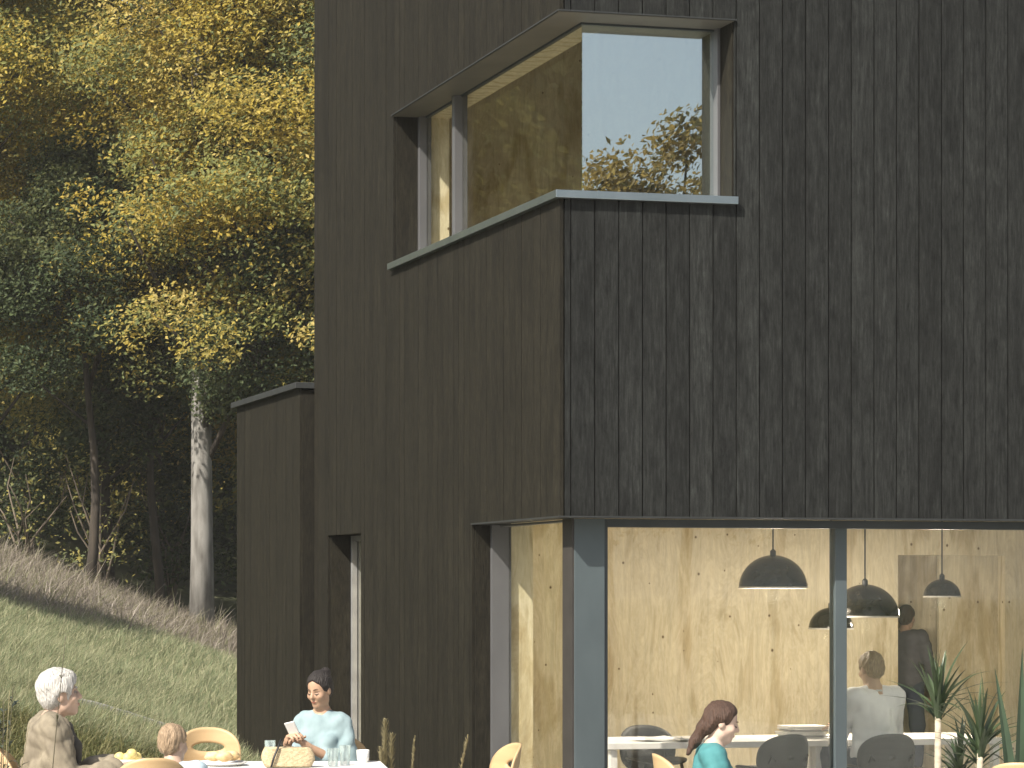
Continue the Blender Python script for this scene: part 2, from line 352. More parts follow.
# narrow tall window
win = empty('narrow_window', (0, 0, 0)); win.parent = house
mb = MB(); mb.box(.205, .25, nb1 - .06, nb1 - .013, 0, ZL - .003); mb.box(.262, .31, nb1 - .075, nb1 - .0135, 0, ZL - .003); mb.box(.21, .30, nb0, nb1 - .075, ZL - .05, ZL - .003); mb.build('frame', mat('pale_metal', (.34, .34, .34), rough=.4, metal=.2), win)
mb = MB(); mb.box(.25, .262, nb0, nb1 - .06, 0, ZL - .05); mb.build('glass_pane', G_side, win)
# upper corner window
win = empty('corner_window', (0, 0, 0)); win.parent = house
mu0, mu1 = onS(467, .3), onS(455, .2)
mu0 = onS(467, .30)
mb = MB(); mb.box(.20, .30, bU - .06, bU - .0125, ZS, ZH); 
mb.build('frame', M_frame, win, bevel=.002)
mb = MB(); mb.box(aU - .034, aU - .0125, .20, .30, ZS, ZH); mb.build('frame', M_frame, win, bevel=.002)
mb = MB(); mb.box(.25, .28, .28, bU - .06, ZH - .018, ZH - .003); mb.box(.25, aU - .034, .25, .28, ZH - .018, ZH - .003); mb.build('top_track', M_fdark, win)
mb = MB(); bm_ = onS(455, .20); mb.box(.195, .302, bm_ , bm_ + .06, ZS, ZH); mb.build('mullion', M_frame, win, bevel=.002)
mb = MB(); mb.box(.26, .27, .27, bm_, ZS + .007, ZH - .019); mb.build('glass_pane', G_side, win)
mb = MB(); mb.box(.26, .27, bm_ + .06, bU - .06, ZS + .007, ZH - .019); mb.build('glass_pane', G_side, win)
mb = MB(); mb.box(.26, aU - .034, .26, .27, ZS + .007, ZH - .019); mb.build('glass_pane', G_up, win)
mb = MB(); zt, zb = ZS + .006, ZS - .045
mb.box(-.045, .24, -.045, bU + .03, zb, zt); mb.box(.24, aU + .004, -.045, .24, zb, zt)
mb.build('sill', M_sill, win, bevel=.002)
mb = MB(); mb.box(-.02, .22, -.02, bU + .01, ZH - .001, ZH + .008); mb.box(.22, aU + .004, -.02, .22, ZH - .001, ZH + .008); mb.build('head_flashing', M_fascia, win)
mb = MB(); mb.box(-.008, .245, -.008, bU - .001, ZH - .006, ZH - .002); mb.box(.245, aU - .013, -.008, .245, ZH - .006, ZH - .002); mb.build('soffit', M_soff, win)
# lower wing behind
wz = 3.53; wa = -.125; wb0 = BL + .27; wb1 = onS(237, wa)
wing = empty('wing', (0, 0, 0)); wing.parent = house
mb = MB(); clad(mb, 'b', wb0, wb1, 0, wz, [], plane=wa, jit=.0015, gap=.004, pitch=.12)
mb.box(wa + .0255, 3.0, wb0 + .001, wb1, 0, wz - .01, t=.5); mb.build('wing_wall', M_side, wing)
mb = MB(); mb.box(wa - .05, 3.0, wb0 - .03, wb1 + .06, wz, wz + .055); mb.build('wing_roof', M_fascia, wing, bevel=.004)

# ------------------------------------------------------------ trees
M_bark = mat('bark_dark', (.075, .06, .045), (.03, .025, .02), rough=.95, scale=(9, 9, 2), bump=.9)
M_pale = mat('bark_pale', (.26, .25, .23), (.12, .112, .10), rough=.9, scale=(7, 7, 1.6), bump=.8, detail=8, lo=.35, hi=.6)
M_leaf = mat('autumn_leaf', (1, 1, 1), (.75, .75, .75), rough=.6, scale=(2, 2, 2), attr=True, trans=.48, spec=.3)
PAL = {'ochre': [(.24, .16, .05), (.18, .13, .04), (.30, .21, .07), (.12, .10, .04)],
       'gold': [(.44, .33, .06), (.36, .29, .07), (.24, .24, .07), (.52, .40, .12), (.17, .19, .07), (.42, .30, .05)],
       'olive': [(.22, .22, .08), (.32, .28, .08), (.15, .17, .07), (.40, .33, .09)],
       'green': [(.07, .095, .04), (.09, .115, .045), (.05, .07, .03), (.13, .14, .05)],
       'amber': [(.44, .30, .07), (.36, .25, .06), (.26, .23, .07), (.17, .16, .05), (.50, .37, .13)]}
def leaves(P, size, pal, name, flat=.5, clump=None):
    n = len(P); a = rng.uniform(0, 2 * np.pi, n)
    nrm = rng.normal(size=(n, 3)); nrm[:, 2] = np.abs(nrm[:, 2]) + flat; nrm[:, 1] -= .75; nrm[:, 0] -= .45; nrm /= np.linalg.norm(nrm, axis=1)[:, None]
    t = np.cross(nrm, rng.normal(size=(n, 3))); t /= np.linalg.norm(t, axis=1)[:, None]; b = np.cross(nrm, t)
    s = size * rng.uniform(.6, 1.3, n)[:, None]
    V = np.stack([P - t * s, P + b * s * .5 + nrm * s * .14, P + t * s, P - b * s * .5 + nrm * s * .14], 1).reshape(-1, 3)
    Fq = np.arange(4 * n).reshape(n, 4)
    pal = np.array(PAL[pal]); ci = rng.integers(0, len(pal), n)
    if clump is not None: cc_ = rng.integers(0, len(pal), clump.max() + 1)[clump]; ci = np.where(rng.uniform(size=n) < .6, cc_, ci)
    c = pal[ci] * np.array([1.17, 1.22, 1.3]) * rng.uniform(.75, 1.25, n)[:, None]
    return np_mesh(name, V, Fq, M_leaf, tint=np.repeat(c, 4, 0))
def tree(name, label, x, y, h, cr, zc, nleaf, size, pal, trunk_r=.16, bark=None, group=None, lean=(0, 0), taper=.88, wob=1., nclump=190, cat='tree', seed=0):
    rs = np.random.default_rng(seed + 11); z0 = float(hgt(x, y)) - .1
    t = empty(name, (x, y, z0)); tag(t, label, cat, group)
    mb = MB(); top = h * .9
    pts = [Vector((lean[0] * s * s * h + .12 * wob * math.sin(s * 7 + seed), lean[1] * s * s * h + .1 * wob * math.cos(s * 5 + seed), top * s)) for s in np.linspace(0, 1, 9)]
    mb.tube(pts, [trunk_r * (1.12 if i == 0 else 1) * (1 - taper * i / 8) for i in range(9)], 10)
    tr = mb.build('trunk', bark or M_bark, t, smooth=True)
    # clumps along limbs
    C = []; lm = MB()
    for i in range(nclump):
        s = rs.uniform(0, 1) ** .85; zz = zc + (h - zc) * s
        prof = math.sin(math.pi * min(1, .22 + .78 * s)) ** .7 * (1 - .25 * s)
        ang = rs.uniform(0, 2 * math.pi); rad = cr * prof * math.sqrt(rs.uniform(.08, 1)); f = min(1, zz / top)
        base = pts[0].lerp(pts[-1], f) + Vector((0, 0, 0)); c = base + Vector((rad * math.cos(ang), rad * math.sin(ang), 0)); c.z = zz
        C.append((c, cr * rs.uniform(.16, .34)))
        if i % 4 == 0:
            o = pts[0].lerp(pts[-1], max(.15, f - .14)); mid = o.lerp(c, .5) + Vector((rs.normal() * .15, rs.normal() * .15, .15))
            lm.tube([o, mid, c], [trunk_r * .32, trunk_r * .2, .015], 5)
    lm.build('limb', M_bark, tr, smooth=True)
    wts = np.array([r ** 2 for _, r in C]); wts /= wts.sum(); idx = rs.choice(len(C), nleaf, p=wts)
    cc = np.array([tuple(c) for c, _ in C])[idx]; rr = np.array([r for _, r in C])[idx][:, None]
    dv = rs.normal(size=(nleaf, 3)); dv /= np.linalg.norm(dv, axis=1)[:, None]; P = cc + dv * rr * rs.uniform(.2, 1.15, nleaf)[:, None] ** .6 * np.array([1, 1, .7])
    link('crown', leaves(P, size, pal, 'crown', clump=idx), t); return t
GRP = 'trees of the autumn wood behind the house'
tree('pale_trunk_tree', 'tall tree with a thick pale straight trunk beside the wing of the dark house', *[(200 - CX) / F * 45.5 + .02, 45.5], 17, 3.3, 4.9, 90000, .052, 'gold', .225, M_pale, GRP, seed=1, taper=.6, wob=.15)
tree('autumn_tree', 'golden leaved tree at the left edge of the wood above the grass bank', -4.6, 50.5, 17, 3.4, 3.6, 100000, .052, 'gold', .15, None, GRP, seed=2)
tree('autumn_tree', 'olive and yellow tree standing between the left edge and the pale trunk', -2.0, 53, 19, 3.3, 3.6, 95000, .052, 'olive', .17, None, GRP, seed=3)
tree('autumn_tree', 'amber leaved tree rising right behind the roof of the low wing', 2.3, 52, 18, 3.5, 4.0, 95000, .052, 'amber', .17, None, GRP, seed=4)
tree('autumn_tree', 'golden tree behind the low wing, its crown hanging before the pale trunk', 1.15, 44.6, 14.5, 2.9, 5.0, 95000, .05, 'gold', .13, None, GRP, seed=9)
tree('autumn_tree', 'olive gold tree at the left whose crown spreads over the dry grass', -4.9, 46.5, 15, 3.1, 5.6, 90000, .05, 'gold', .13, None, GRP, seed=10)
tree('leafy_tree', 'mid green tree in the shade just left of the pale trunk', -.9, 50.0, 8.6, 2.5, 3.4, 30000, .065, 'green', .11, None, GRP, seed=8, nclump=110)
tree('leafy_tree', 'dark green bushy tree whose low crown hangs over the roof of the low wing', 2.0, 45.0, 8.4, 2.5, 4.5, 52000, .05, 'green', .12, None, GRP, seed=5, nclump=90)
tree('leafy_tree', 'dark green low tree with crooked bare branches above the dry grass', -2.1, 46.6, 8.6, 2.8, 4.4, 60000, .05, 'green', .11, None, GRP, seed=6, nclump=90)
BG = 'shaded background trees deep in the wood'
BL_ = ['olive tree deep in the wood at the far left', 'golden tree deep in the wood behind the leftmost golden tree', 'olive tree deep in the wood, seen left of the pale trunk', 'golden tree deep in the wood, seen right of the pale trunk',
       'olive tree deep in the wood hidden by the house', 'golden tree outside the view beyond the left edge', 'golden tree deep behind the house']
for i, (x, y, h) in enumerate([(-7.5, 60, 21), (-4.2, 62, 23), (-1.0, 60, 22), (2.0, 62, 23), (5.2, 60, 21), (-10.5, 58, 20), (8.5, 63, 20)]):
    tree('forest_tree', BL_[i], x, y, h, 3.8, 2.0, 26000, .13, ('olive', 'gold')[i % 2], .22, None, BG, seed=20 + i)
for i, (x, y, h) in enumerate([(-13.5, 47.5, 13.5), (-6.9, 33, 6.2)]):
    tree('forest_tree', ('golden tree at the far left margin of the wood', 'olive tree on the slope beyond the left margin')[i], x, y, h, (2.9, 2.3)[i], (4.2, 1.8)[i], 11000, .10, ('gold', 'olive')[i], .18, None, GRP, seed=30 + i)
# reflected in the panes: trees across the garden, behind the viewer
for i, (x, y, h, cr) in enumerate([(18.7, -5.7, 9.3, 3.5), (20.5, -5.9, 10.4, 2.5), (13, -12, 8.4, 3.6), (29, -2, 9.2, 4.0)]):
    tree('garden_tree', ('loose crowned garden tree seen mirrored in the upper corner window', 'second garden tree to the right of the mirrored one', 'small garden tree across the terrace', 'wide garden tree at the garden edge')[i], x, y, h, cr, 3.2, 8000, .075, 'ochre', .14, None, 'garden trees across from the house', seed=40 + i, nclump=44)
# far wood closing the view
n = 90000
fx = rng.uniform(-60, 40, n); fy = rng.uniform(68, 95, n); fz_ = rng.uniform(0, 1, n) ** .8 * (17 + 4 * np.sin(fx * .8) + 3 * np.sin(fx * .31 + 1))
P = np.stack([fx, fy, hgt(fx, fy) + fz_], 1)
o = bpy.data.objects.new('far_wood', leaves(P, .42, 'green', 'far_wood')); col.objects.link(o); tag(o, kind='stuff', label='dark far-off woodland closing the view behind the trees', cat='woodland')
# undergrowth shrubs, dark
def shrub(x, y, h, r, pal, label, seed, n=5000, size=.07, stems=6):
    rs = np.random.default_rng(seed); t = empty('shrub', (x, y, float(hgt(x, y)) - .05)); tag(t, label, 'shrub', 'shrubs at the foot of the wood')
    mb = MB()
    for i in range(stems):
        a = rs.uniform(0, 6.28); e = Vector((math.cos(a) * r * .7, math.sin(a) * r * .7, h * rs.uniform(.6, 1)))
        mb.tube([(0, 0, 0), (e.x * .15 + rs.normal(0, .12), e.y * .2, e.z * .4), (e.x * .75 + rs.normal(0, .15), e.y * .8, e.z * .75), e], [.034, .024, .016, .005], 5)
    mb.build('stem', mat('bark_bare', (.20, .16, .12), (.10, .08, .06), rough=.9, scale=(6, 6, 2)), t, smooth=True)
    if n:
        k = 26; cc = np.stack([rs.normal(0, r * .45, k), rs.normal(0, r * .45, k), rs.uniform(.25, 1, k) * h], 1); ix = rs.integers(0, k, n)
        P = cc[ix] + rs.normal(0, .22 * r, (n, 3)) * np.array([1, 1, .7]); P[:, 2] = np.abs(P[:, 2])
        link('foliage', leaves(P, size, pal, 'foliage'), t)
for i, (x, y, h, r, p, l) in enumerate([(-3.6, 53, 3.6, 1.5, 'green', 'dark green shrub at the left under the golden tree'),
        (-.6, 54, 3.8, 1.5, 'green', 'dark shrub just left of the pale trunk'),
        (1.6, 53, 3.4, 1.5, 'green', 'dark shrub between the pale trunk and the low wing'),
        (-2.2, 55, 4.0, 1.4, 'olive', 'tall olive shrub in the shade behind the bare stems')]):
    shrub(x, y, h, r, p, l, 60 + i, 4500)
shrub(-1.95, 48.2, 3.0, 1.0, 'olive', 'bare multi-stemmed shrub with thin pale stems above the dry grass', 71, 500, .05, 9)
shrub(-3.5, 48.5, 2.4, 1.3, 'olive', 'thin bare shrub at the left edge of the dry grass', 72, 300, .05, 8)

# ------------------------------------------------------------ grass
def blades(name, X, Y, H, W, cols, lean=.35, label=None, cat=None, windy=(.25, .05)):
    yk = 22.75 + (X / Y * F + CX - 60) / 4.6 * .022; k_ = ~((Y > yk - .55) & (Y < yk + .06)); X, Y = X[k_], Y[k_]; H = H[k_]; W = W[k_]
    n = len(X); Z = hgt(X, Y) - .02; a = rng.uniform(0, 2 * np.pi, n); d = np.stack([np.cos(a), np.sin(a), np.zeros(n)], 1)
    b = np.stack([X, Y, Z], 1); l = rng.normal(0, lean, (n, 2)) + np.array(windy); H = H * rng.uniform(.5, 1.25, n)
    up = np.stack([l[:, 0], l[:, 1], np.ones(n)], 1); up /= np.linalg.norm(up, axis=1)[:, None]
    mid = b + up * (H * .55)[:, None]; tip = b + up * H[:, None] + np.stack([l[:, 0], l[:, 1], -np.abs(l[:, 0]) * .5], 1) * (H * .45)[:, None]
    w = (W * rng.uniform(.7, 1.3, n))[:, None]
    V = np.stack([b - d * w, b + d * w, mid + d * w * .8, mid - d * w * .8, tip], 1).reshape(-1, 3)
    base = np.arange(n)[:, None] * 5
    Fq = np.concatenate([base + np.array([[0, 1, 2, 3]]), base + np.array([[3, 2, 4, 4]])], 0)
    F3 = np.concatenate([base + np.array([[0, 1, 2]]), base + np.array([[0, 2, 3]]), base + np.array([[3, 2, 4]])], 0)
    cols = np.array(cols); c = cols[rng.integers(0, len(cols), n)] * (np.array([1.14, 1.10, 1.24]) if name == 'dry_grass' else np.array([1.06, 1.16, 1.25])) * rng.uniform(.75, 1.2, n)[:, None]
    o = bpy.data.objects.new(name, np_mesh(name, V, F3, M_leaf, tint=np.repeat(c, 5, 0))); col.objects.link(o)
    tag(o, label, cat, kind='stuff'); return o
def field(n, y0, y1, x0=-20, x1=270):
    Y = 1 / rng.uniform(1 / y1, 1 / y0, n); X = (rng.uniform(x0, x1, n) - CX) / F * Y; return X, Y
X, Y = field(165000, 20.5, 42.5, -60, 300); k = Y < 36.5 + .024 * (X / Y * F + CX) + rng.normal(0, .5, len(X)); X, Y = X[k], Y[k]
blades('meadow_grass', X, Y, .26 * np.ones(len(X)), .0062 * (Y / 30), [(.30, .30, .15), (.24, .27, .14), (.44, .40, .23), (.21, .24, .12), (.54, .47, .28), (.48, .43, .25)], .4, 'pale green meadow grass on the sloping bank', 'grass')
X, Y = field(42000, 34.5, 47.5, -40, 300); k = Y > 35.5 + .024 * (X / Y * F + CX) + rng.normal(0, .8, len(X)); X, Y = X[k], Y[k]
blades('dry_grass', X, Y, .26 + .22 * sm((Y - 38) / 8) + rng.exponential(.06, len(X)), .009 * np.ones(len(X)), [(.33, .30, .22), (.40, .36, .27), (.26, .23, .175), (.46, .42, .32), (.29, .28, .16), (.26, .27, .14)], .5, 'tall dry brown and mauve grass along the edge of the wood', 'grass')
X, Y = field(30000, 17.5, 23.5, -60, 300)
blades('rough_grass', X, Y, .24 * np.ones(len(X)), .006 * np.ones(len(X)), [(.24, .21, .08), (.18, .18, .07), (.32, .27, .12), (.11, .11, .045)], .6, 'rough yellow brown grass at the foot of the bank', 'grass')
X = rng.uniform(-14, 12, 30000); Y = rng.uniform(17, 47, 30000); k = (X < -2 - .02 * Y)
blades('bank_grass', X[k], Y[k], .26 * np.ones(k.sum()), .012 * np.ones(k.sum()), [(.30, .30, .15), (.24, .27, .14), (.40, .37, .21)], .4, 'meadow grass on the upper left of the bank', 'grass')
# stone kerb of the path crossing the bank
mb = MB(); vs = []; nk = 40
for i in range(nk):
    px = 60 + i * 4.6; Yk = 22.75 + i * .022; x = (px - CX) / F * Yk; z = float(hgt(x, Yk)) + random.uniform(-.004, .004)
    vs += [(x, Yk - .05, z - .1), (x, Yk - .05, z + .17), (x, Yk + .06, z + .17), (x, Yk + .06, z - .1)]
mb.add(vs, [(i * 4 + q, i * 4 + (q + 1) % 4, i * 4 + 4 + (q + 1) % 4, i * 4 + 4 + q) for i in range(nk - 1) for q in range(4)] + [(0, 1, 2, 3), (nk * 4 - 1, nk * 4 - 2, nk * 4 - 3, nk * 4 - 4)])
tag(mb.build('stone_kerb', mat('kerb_stone', (.34, .34, .32), (.18, .18, .17), rough=.85, scale=(9, 9, 9), bump=.4), bevel=.01), 'low pale stone edging running down across the grass bank', 'kerb')

# ------------------------------------------------------------ furniture
M_oak = mat('bent_plywood', (.52, .37, .20), (.44, .30, .155), rough=.45, scale=(3, 3, 18), bump=.05)
M_cleg = mat('chair_leg_metal', (.06, .06, .06), rough=.4, metal=.7)
def oval_panel(mb, w, h, zc, hole, curve=.09, th=.014, n=48, tilt=.12, y0=0.):
    """bent panel, rounded outline with an oval slot; lies in x,z and bends in y"""
    rings = []
    hx, hz, hw, hh = hole if hole else (0, 0, .0001, .0001)
    K = 7
    for k in range(K):
        f = k / (K - 1)
        for j in range(n):
            a = 2 * math.pi * j / n; c, s_ = math.cos(a), math.sin(a)
            ex = 2 / 2.5; ox = w / 2 * math.copysign(abs(c) ** ex, c); oz = h / 2 * math.copysign(abs(s_) ** ex, s_)
            x = (hx + hw * c) * (1 - f) + ox * f; z = (hz + hh * s_) * (1 - f) + oz * f
            rings.append((x, z))
    def P(x, z, o): 
        y = y0 + curve * (1 - (x / (w / 2)) ** 2) * 1.0 * -1 - tilt * (z + h / 2) + o
        return (x, y, zc + z)
    vs = [P(x, z, 0) for x, z in rings] + [P(x, z, th) for x, z in rings]; m = K * n; fs = []
    for k in range(K - 1):
        for j in range(n):
            a, b, c, d = k * n + j, k * n + (j + 1) % n, (k + 1) * n + (j + 1) % n, (k + 1) * n + j
            fs += [(a, b, c, d), (m + a, m + d, m + c, m + b)]
    for j in range(n):
        a, b = j, (j + 1) % n; fs.append((a, m + a, m + b, b)); a, b = (K - 1) * n + j, (K - 1) * n + (j + 1) % n; fs.append((a, b, m + b, m + a))
    if not hole: fs.append(tuple(range(n))); 
    mb.add(vs, fs)
def make_chair(name, mwood, mleg, hole, bw=.40, bh=.34, top=.84):
    t = empty(name, (0, 0, 0))
    mb = MB(); n = 40                                         # seat
    pr = []
    for dz in (0, .014):
        for j in range(n):
            a = 2 * math.pi * j / n; c, s_ = math.cos(a), math.sin(a)
            pr.append((.21 * math.copysign(abs(c) ** .7, c), .20 * math.copysign(abs(s_) ** .7, s_), .445 + dz + .015 * (abs(c) ** 2) - (.015 * max(0, s_) ** 2)))
    mb.add(pr, [tuple(range(n))[::-1], tuple(range(n, 2 * n))] + [(j, (j + 1) % n, n + (j + 1) % n, n + j) for j in range(n)])
    mb.build('seat', mwood, t, smooth=False, bevel=.003)
    mb = MB(); oval_panel(mb, bw, bh, top - bh / 2, hole, y0=-.14); mb.build('backrest', mwood, t, smooth=True)
    for s_ in (-1, 1):
        mb = MB(); mb.tube([(s_ * .15, -.15, .44), (s_ * .155, -.235, .55), (s_ * .13, -.245, top - bh * .55)], .009, 8); mb.build('back_support', mleg, t, smooth=True)
        for q in (-1, 1):
            mb = MB(); mb.tube([(s_ * .14, q * .13, .443), (s_ * .21, q * .21, 0)], [.013, .009], 8); mb.build('leg', mleg, t, smooth=True)
    return t
def put(t, loc, rz, label, cat='chair', group=None):
    t.location = loc; t.rotation_euler = (0, 0, rz); return tag(t, label, cat, group)
def gp(px, Y, z=0): return Vector(((px - CX) / F * Y, Y, z))
GC = 'plywood chairs on the terrace'
base = make_chair('terrace_chair', M_oak, M_cleg, (0, .045, .10, .028))
put(base, gp(211, 15.4) + Vector((0, -.1, 0)), R(180 + 4), 'empty plywood chair with an oval slot, facing us at the corner of the low wing', group=GC)
for px, Y, rz, lb in [(357, 14.6, R(180 + 32), 'plywood chair the woman with the phone sits on'),
                      (474, 13.85, R(100), 'plywood chair turned sideways, empty, in front of the big side window frame'),
                      (1022, 12.5, R(-20), 'plywood chair half out of view in the lower right corner'),
                      (46, 13.35, R(-90), 'plywood chair under the grey haired person'),
                      (146, 12.86, R(10), 'plywood chair the child sits on, its brown back towards us'),
                      (704, 12.95, R(-90), 'plywood chair the woman in teal sits on')]:
    put(copy_tree(base), gp(px, Y), rz, lb, group=GC)
M_shell = mat('grey_shell', (.06, .06, .058), (.045, .045, .045), rough=.5)
ib = make_chair('indoor_chair', M_shell, M_cleg, None, .44, .34, .70)
GI = 'dark shell chairs indoors'
mA = onF(880, .55)
put(ib, L(mA, .62, .01), TH, 'dark grey shell chair under the man in the white shirt', group=GI)
put(copy_tree(ib), L(onF(656, 1.6), 1.6, .01), TH + R(180), 'grey shell chair at the left end of the indoor table', group=GI)
put(copy_tree(ib), L(onF(757, .9), .72, .01), TH + R(12), 'grey shell chair behind the woman in teal, seen through the glass', group=GI)
# tables
def table(name, a0, a1, b0, b1, z, th, world, label, mt):
    t = empty(name, (0, 0, 0))
    x, y = (a0 + a1) / 2, (b0 + b1) / 2; t.location = (x, y, 0) if world else L(x, y, .01); t.rotation_euler = (0, 0, 0 if world else TH); tag(t, label, 'table')
    w_, d_ = (a1 - a0) / 2, (b1 - b0) / 2
    mb = MB(); mb.box(-w_, w_, -d_, d_, z - th, z); mb.build('tabletop', mt, t, bevel=.004)
    for i in (-1, 1):
        for j in (-1, 1):
            mb = MB(); mb.box(i * (w_ - .06) - .025, i * (w_ - .06) + .025, j * (d_ - .06) - .025, j * (d_ - .06) + .025, 0, z - th); mb.build('leg', mt, t)
    return t
ta = (88 - CX) / F * 13.6; tb = (384 - CX) / F * 13.6
table('garden_table', ta, tb, 13.08, 13.85, .74, .03, True, 'white garden table laid for a meal on the terrace', M_white)
table('indoor_table', .75, onF(832, .95), 1.0, 1.75, .62, .045, False, 'white indoor table with papers behind the left pane', M_white)
table('indoor_table', onF(851, .95), onF(1010, .95), 1.0, 1.75, .62, .045, False, 'white indoor table in front of the man in the white shirt', M_white)
# pendants
def pendant(name, px, b, rim_py, dia, label):
    a = onF(px, b); p = L(a, b); z = CAMZ + (HZ - rim_py) / F * p.y
    t = empty(name, (p.x, p.y, z)); tag(t, label, 'lamp', 'dome pendant lamps')
    r = dia / 2; pr = [(r * math.cos(q), r * .98 * math.sin(q)) for q in np.linspace(0, math.pi / 2 - .04, 14)]
    mb = MB(); mb.lathe(pr, 40); mb.build('shade', mat('lamp_bronze', (.035, .03, .02), (.012, .011, .008), rough=.18, scale=(14, 14, 14), metal=.25, lo=.4, hi=.65), t, smooth=True)
    mi = mat('lamp_white', (.85, .83, .78), rough=.6)
    mb = MB(); mb.lathe([(x * .985, z_ * .985 - .002) for x, z_ in pr], 40); mb.lathe([(r * 1.003, -.003), (r * 1.003, .010), (r * .985, .010), (r * .975, -.003), (r * 1.003, -.003)], 40)
    mb.build('shade_lining', mi, t, smooth=True)
    mb = MB(); mb.tube([(0, 0, r * .96), (0, 0, 2.45 - z)], .006, 6); mb.lathe([(.022, r * .96), (.022, r * .96 + .035), (.006, r * .96 + .05)], 12); mb.build('cord', M_black, t)
    e = bpy.data.materials.get('bulb_glow')
    if not e:
        e = bpy.data.materials.new('bulb_glow'); e.use_nodes = True; b_ = e.node_tree.nodes['Principled BSDF']; b_.inputs['Emission Color'].default_value = (1, .86, .62, 1); b_.inputs['Emission Strength'].default_value = 4
    mb = MB(); mb.lathe([(.001, .0), (.03, .008), (.045, .04), (.03, .075), (.012, .1)], 16); mb.build('bulb', e, t, smooth=True)
    l = bpy.data.lights.new('bulb_light', 'POINT'); l.energy = 29; l.shadow_soft_size = .05; l.color = (1, .90, .74)
    lo = bpy.data.objects.new('bulb_light', l); col.objects.link(lo); lo.parent = t; lo.location = (0, 0, -.07)
    return t
pendant('pendant_lamp', 773, 1.6, 588, .50, 'large bronze dome pendant lamp hanging left of the mullion')
pendant('pendant_lamp', 865, 1.6, 617, .50, 'large bronze dome pendant lamp hanging lowest right of the mullion')
pendant('pendant_lamp', 831, 3.2, 629, .36, 'small dome pendant lamp half hidden behind the mullion')
pendant('pendant_lamp', 942, 3.4, 597, .305, 'small dome pendant lamp hanging before the doorway')
# papers and books on the indoor table
t = empty('paper_stack', L(onF(802, 1.25), 1.25, .63), TH); tag(t, 'stack of white papers and folders on the indoor table', 'papers')
for i in range(7):
    mb = MB(); hh = random.uniform(.008, .014); z0 = .014 * i; mb.box(-.15, .15, -.11, .11, z0, z0 + hh, M=Matrix.Rotation(random.uniform(-.12, .12), 4, 'Z') @ Matrix.Translation((random.uniform(-.02, .02), 0, 0)))
    mb.build('folder', (M_white, mat('grey_card', (.35, .35, .34)))[i % 3 == 1], t)
for px, b, lb in [(655, 1.2, 'open white magazine on the left of the indoor table'), (690, 1.15, 'white sheet of paper beside the magazine on the indoor table')]:
    mb = MB(); mb.box(-.16, -.002, -.11, .11, 0, .012, M=Matrix.Rotation(.08, 4, 'Y')); mb.box(.002, .16, -.11, .11, 0, .012, M=Matrix.Rotation(-.08, 4, 'Y'))
    o = mb.build('magazine', M_white); o.location = L(onF(px, b), b, .635); o.rotation_euler = (0, 0, TH + .2); tag(o, lb, 'magazine')

# things on the garden table
M_straw = mat('woven_straw', (.55, .45, .29), (.40, .31, .18), rough=.9, scale=(60, 60, 90), bump=.8)
t = empty('woven_bag', gp(288, 13.35, .745), R(5)); t.scale = (1, 1, .88); tag(t, 'tan woven bag standing on the garden table before the woman with the phone', 'bag')
mb = MB(); K = 10
prof = []
for i in range(K + 1):
    f = i / K; prof.append([((.125 + .02 * math.sin(f * 3.1)) * math.copysign(abs(math.cos(q)) ** .45, math.cos(q)), (.06 * (1 - .35 * f)) * math.copysign(abs(math.sin(q)) ** .45, math.sin(q)), .115 * f + .006 * math.sin(5 * q) * f) for q in np.linspace(0, 2 * math.pi, 32, endpoint=False)])
vs = [p for r_ in prof for p in r_]; mb.add(vs, [(i * 32 + j, i * 32 + (j + 1) % 32, (i + 1) * 32 + (j + 1) % 32, (i + 1) * 32 + j) for i in range(K) for j in range(32)] + [tuple(range(32))[::-1], tuple(K * 32 + j for j in range(32))])
mb.build('bag_body', M_straw, t, smooth=True)
mb = MB(); mb.tube([(-.10, -.07, .0), (-.085, -.066, .06), (-.06, -.05, .12), (-.04, -.01, .165), (-.03, .04, .13)], .006, 6); mb.build('strap', M_black, t, smooth=True)
G_tum = glass('tumbler_glass', .03, (.98, .98, .98), .6)
def tumbler(px, Y, lb, h=.12, r=.032):
    mb = MB(); mb.lathe([(.001, 0), (r * .8, 0), (r, h), (r - .003, h), (r * .8 - .002, .008), (.001, .008)], 24); o = mb.build('drinking_glass', G_tum, smooth=True); o.location = gp(px, Y, .74); tag(o, lb, 'glass', 'drinking glasses on the garden table')
tumbler(270, 13.62, 'drinking glass on the table left of the woven bag', .13); tumbler(345, 13.5, 'drinking glass right of the woven bag beside the seated woman', .11); tumbler(333, 13.4, 'drinking glass close to the right side of the woven bag', .10)
mb = MB(); mb.lathe([(.001, 0), (.026, 0), (.034, .02), (.036, .07), (.033, .07), (.03, .02), (.001, .008)], 24); o = mb.build('cup', M_white, smooth=True); o.location = gp(363, 13.75, .74); tag(o, 'white cup at the right end of the garden table', 'cup')
M_food = mat('bread_crust', (.55, .36, .15), (.70, .55, .32), rough=.8, scale=(20, 20, 20), bump=.4)
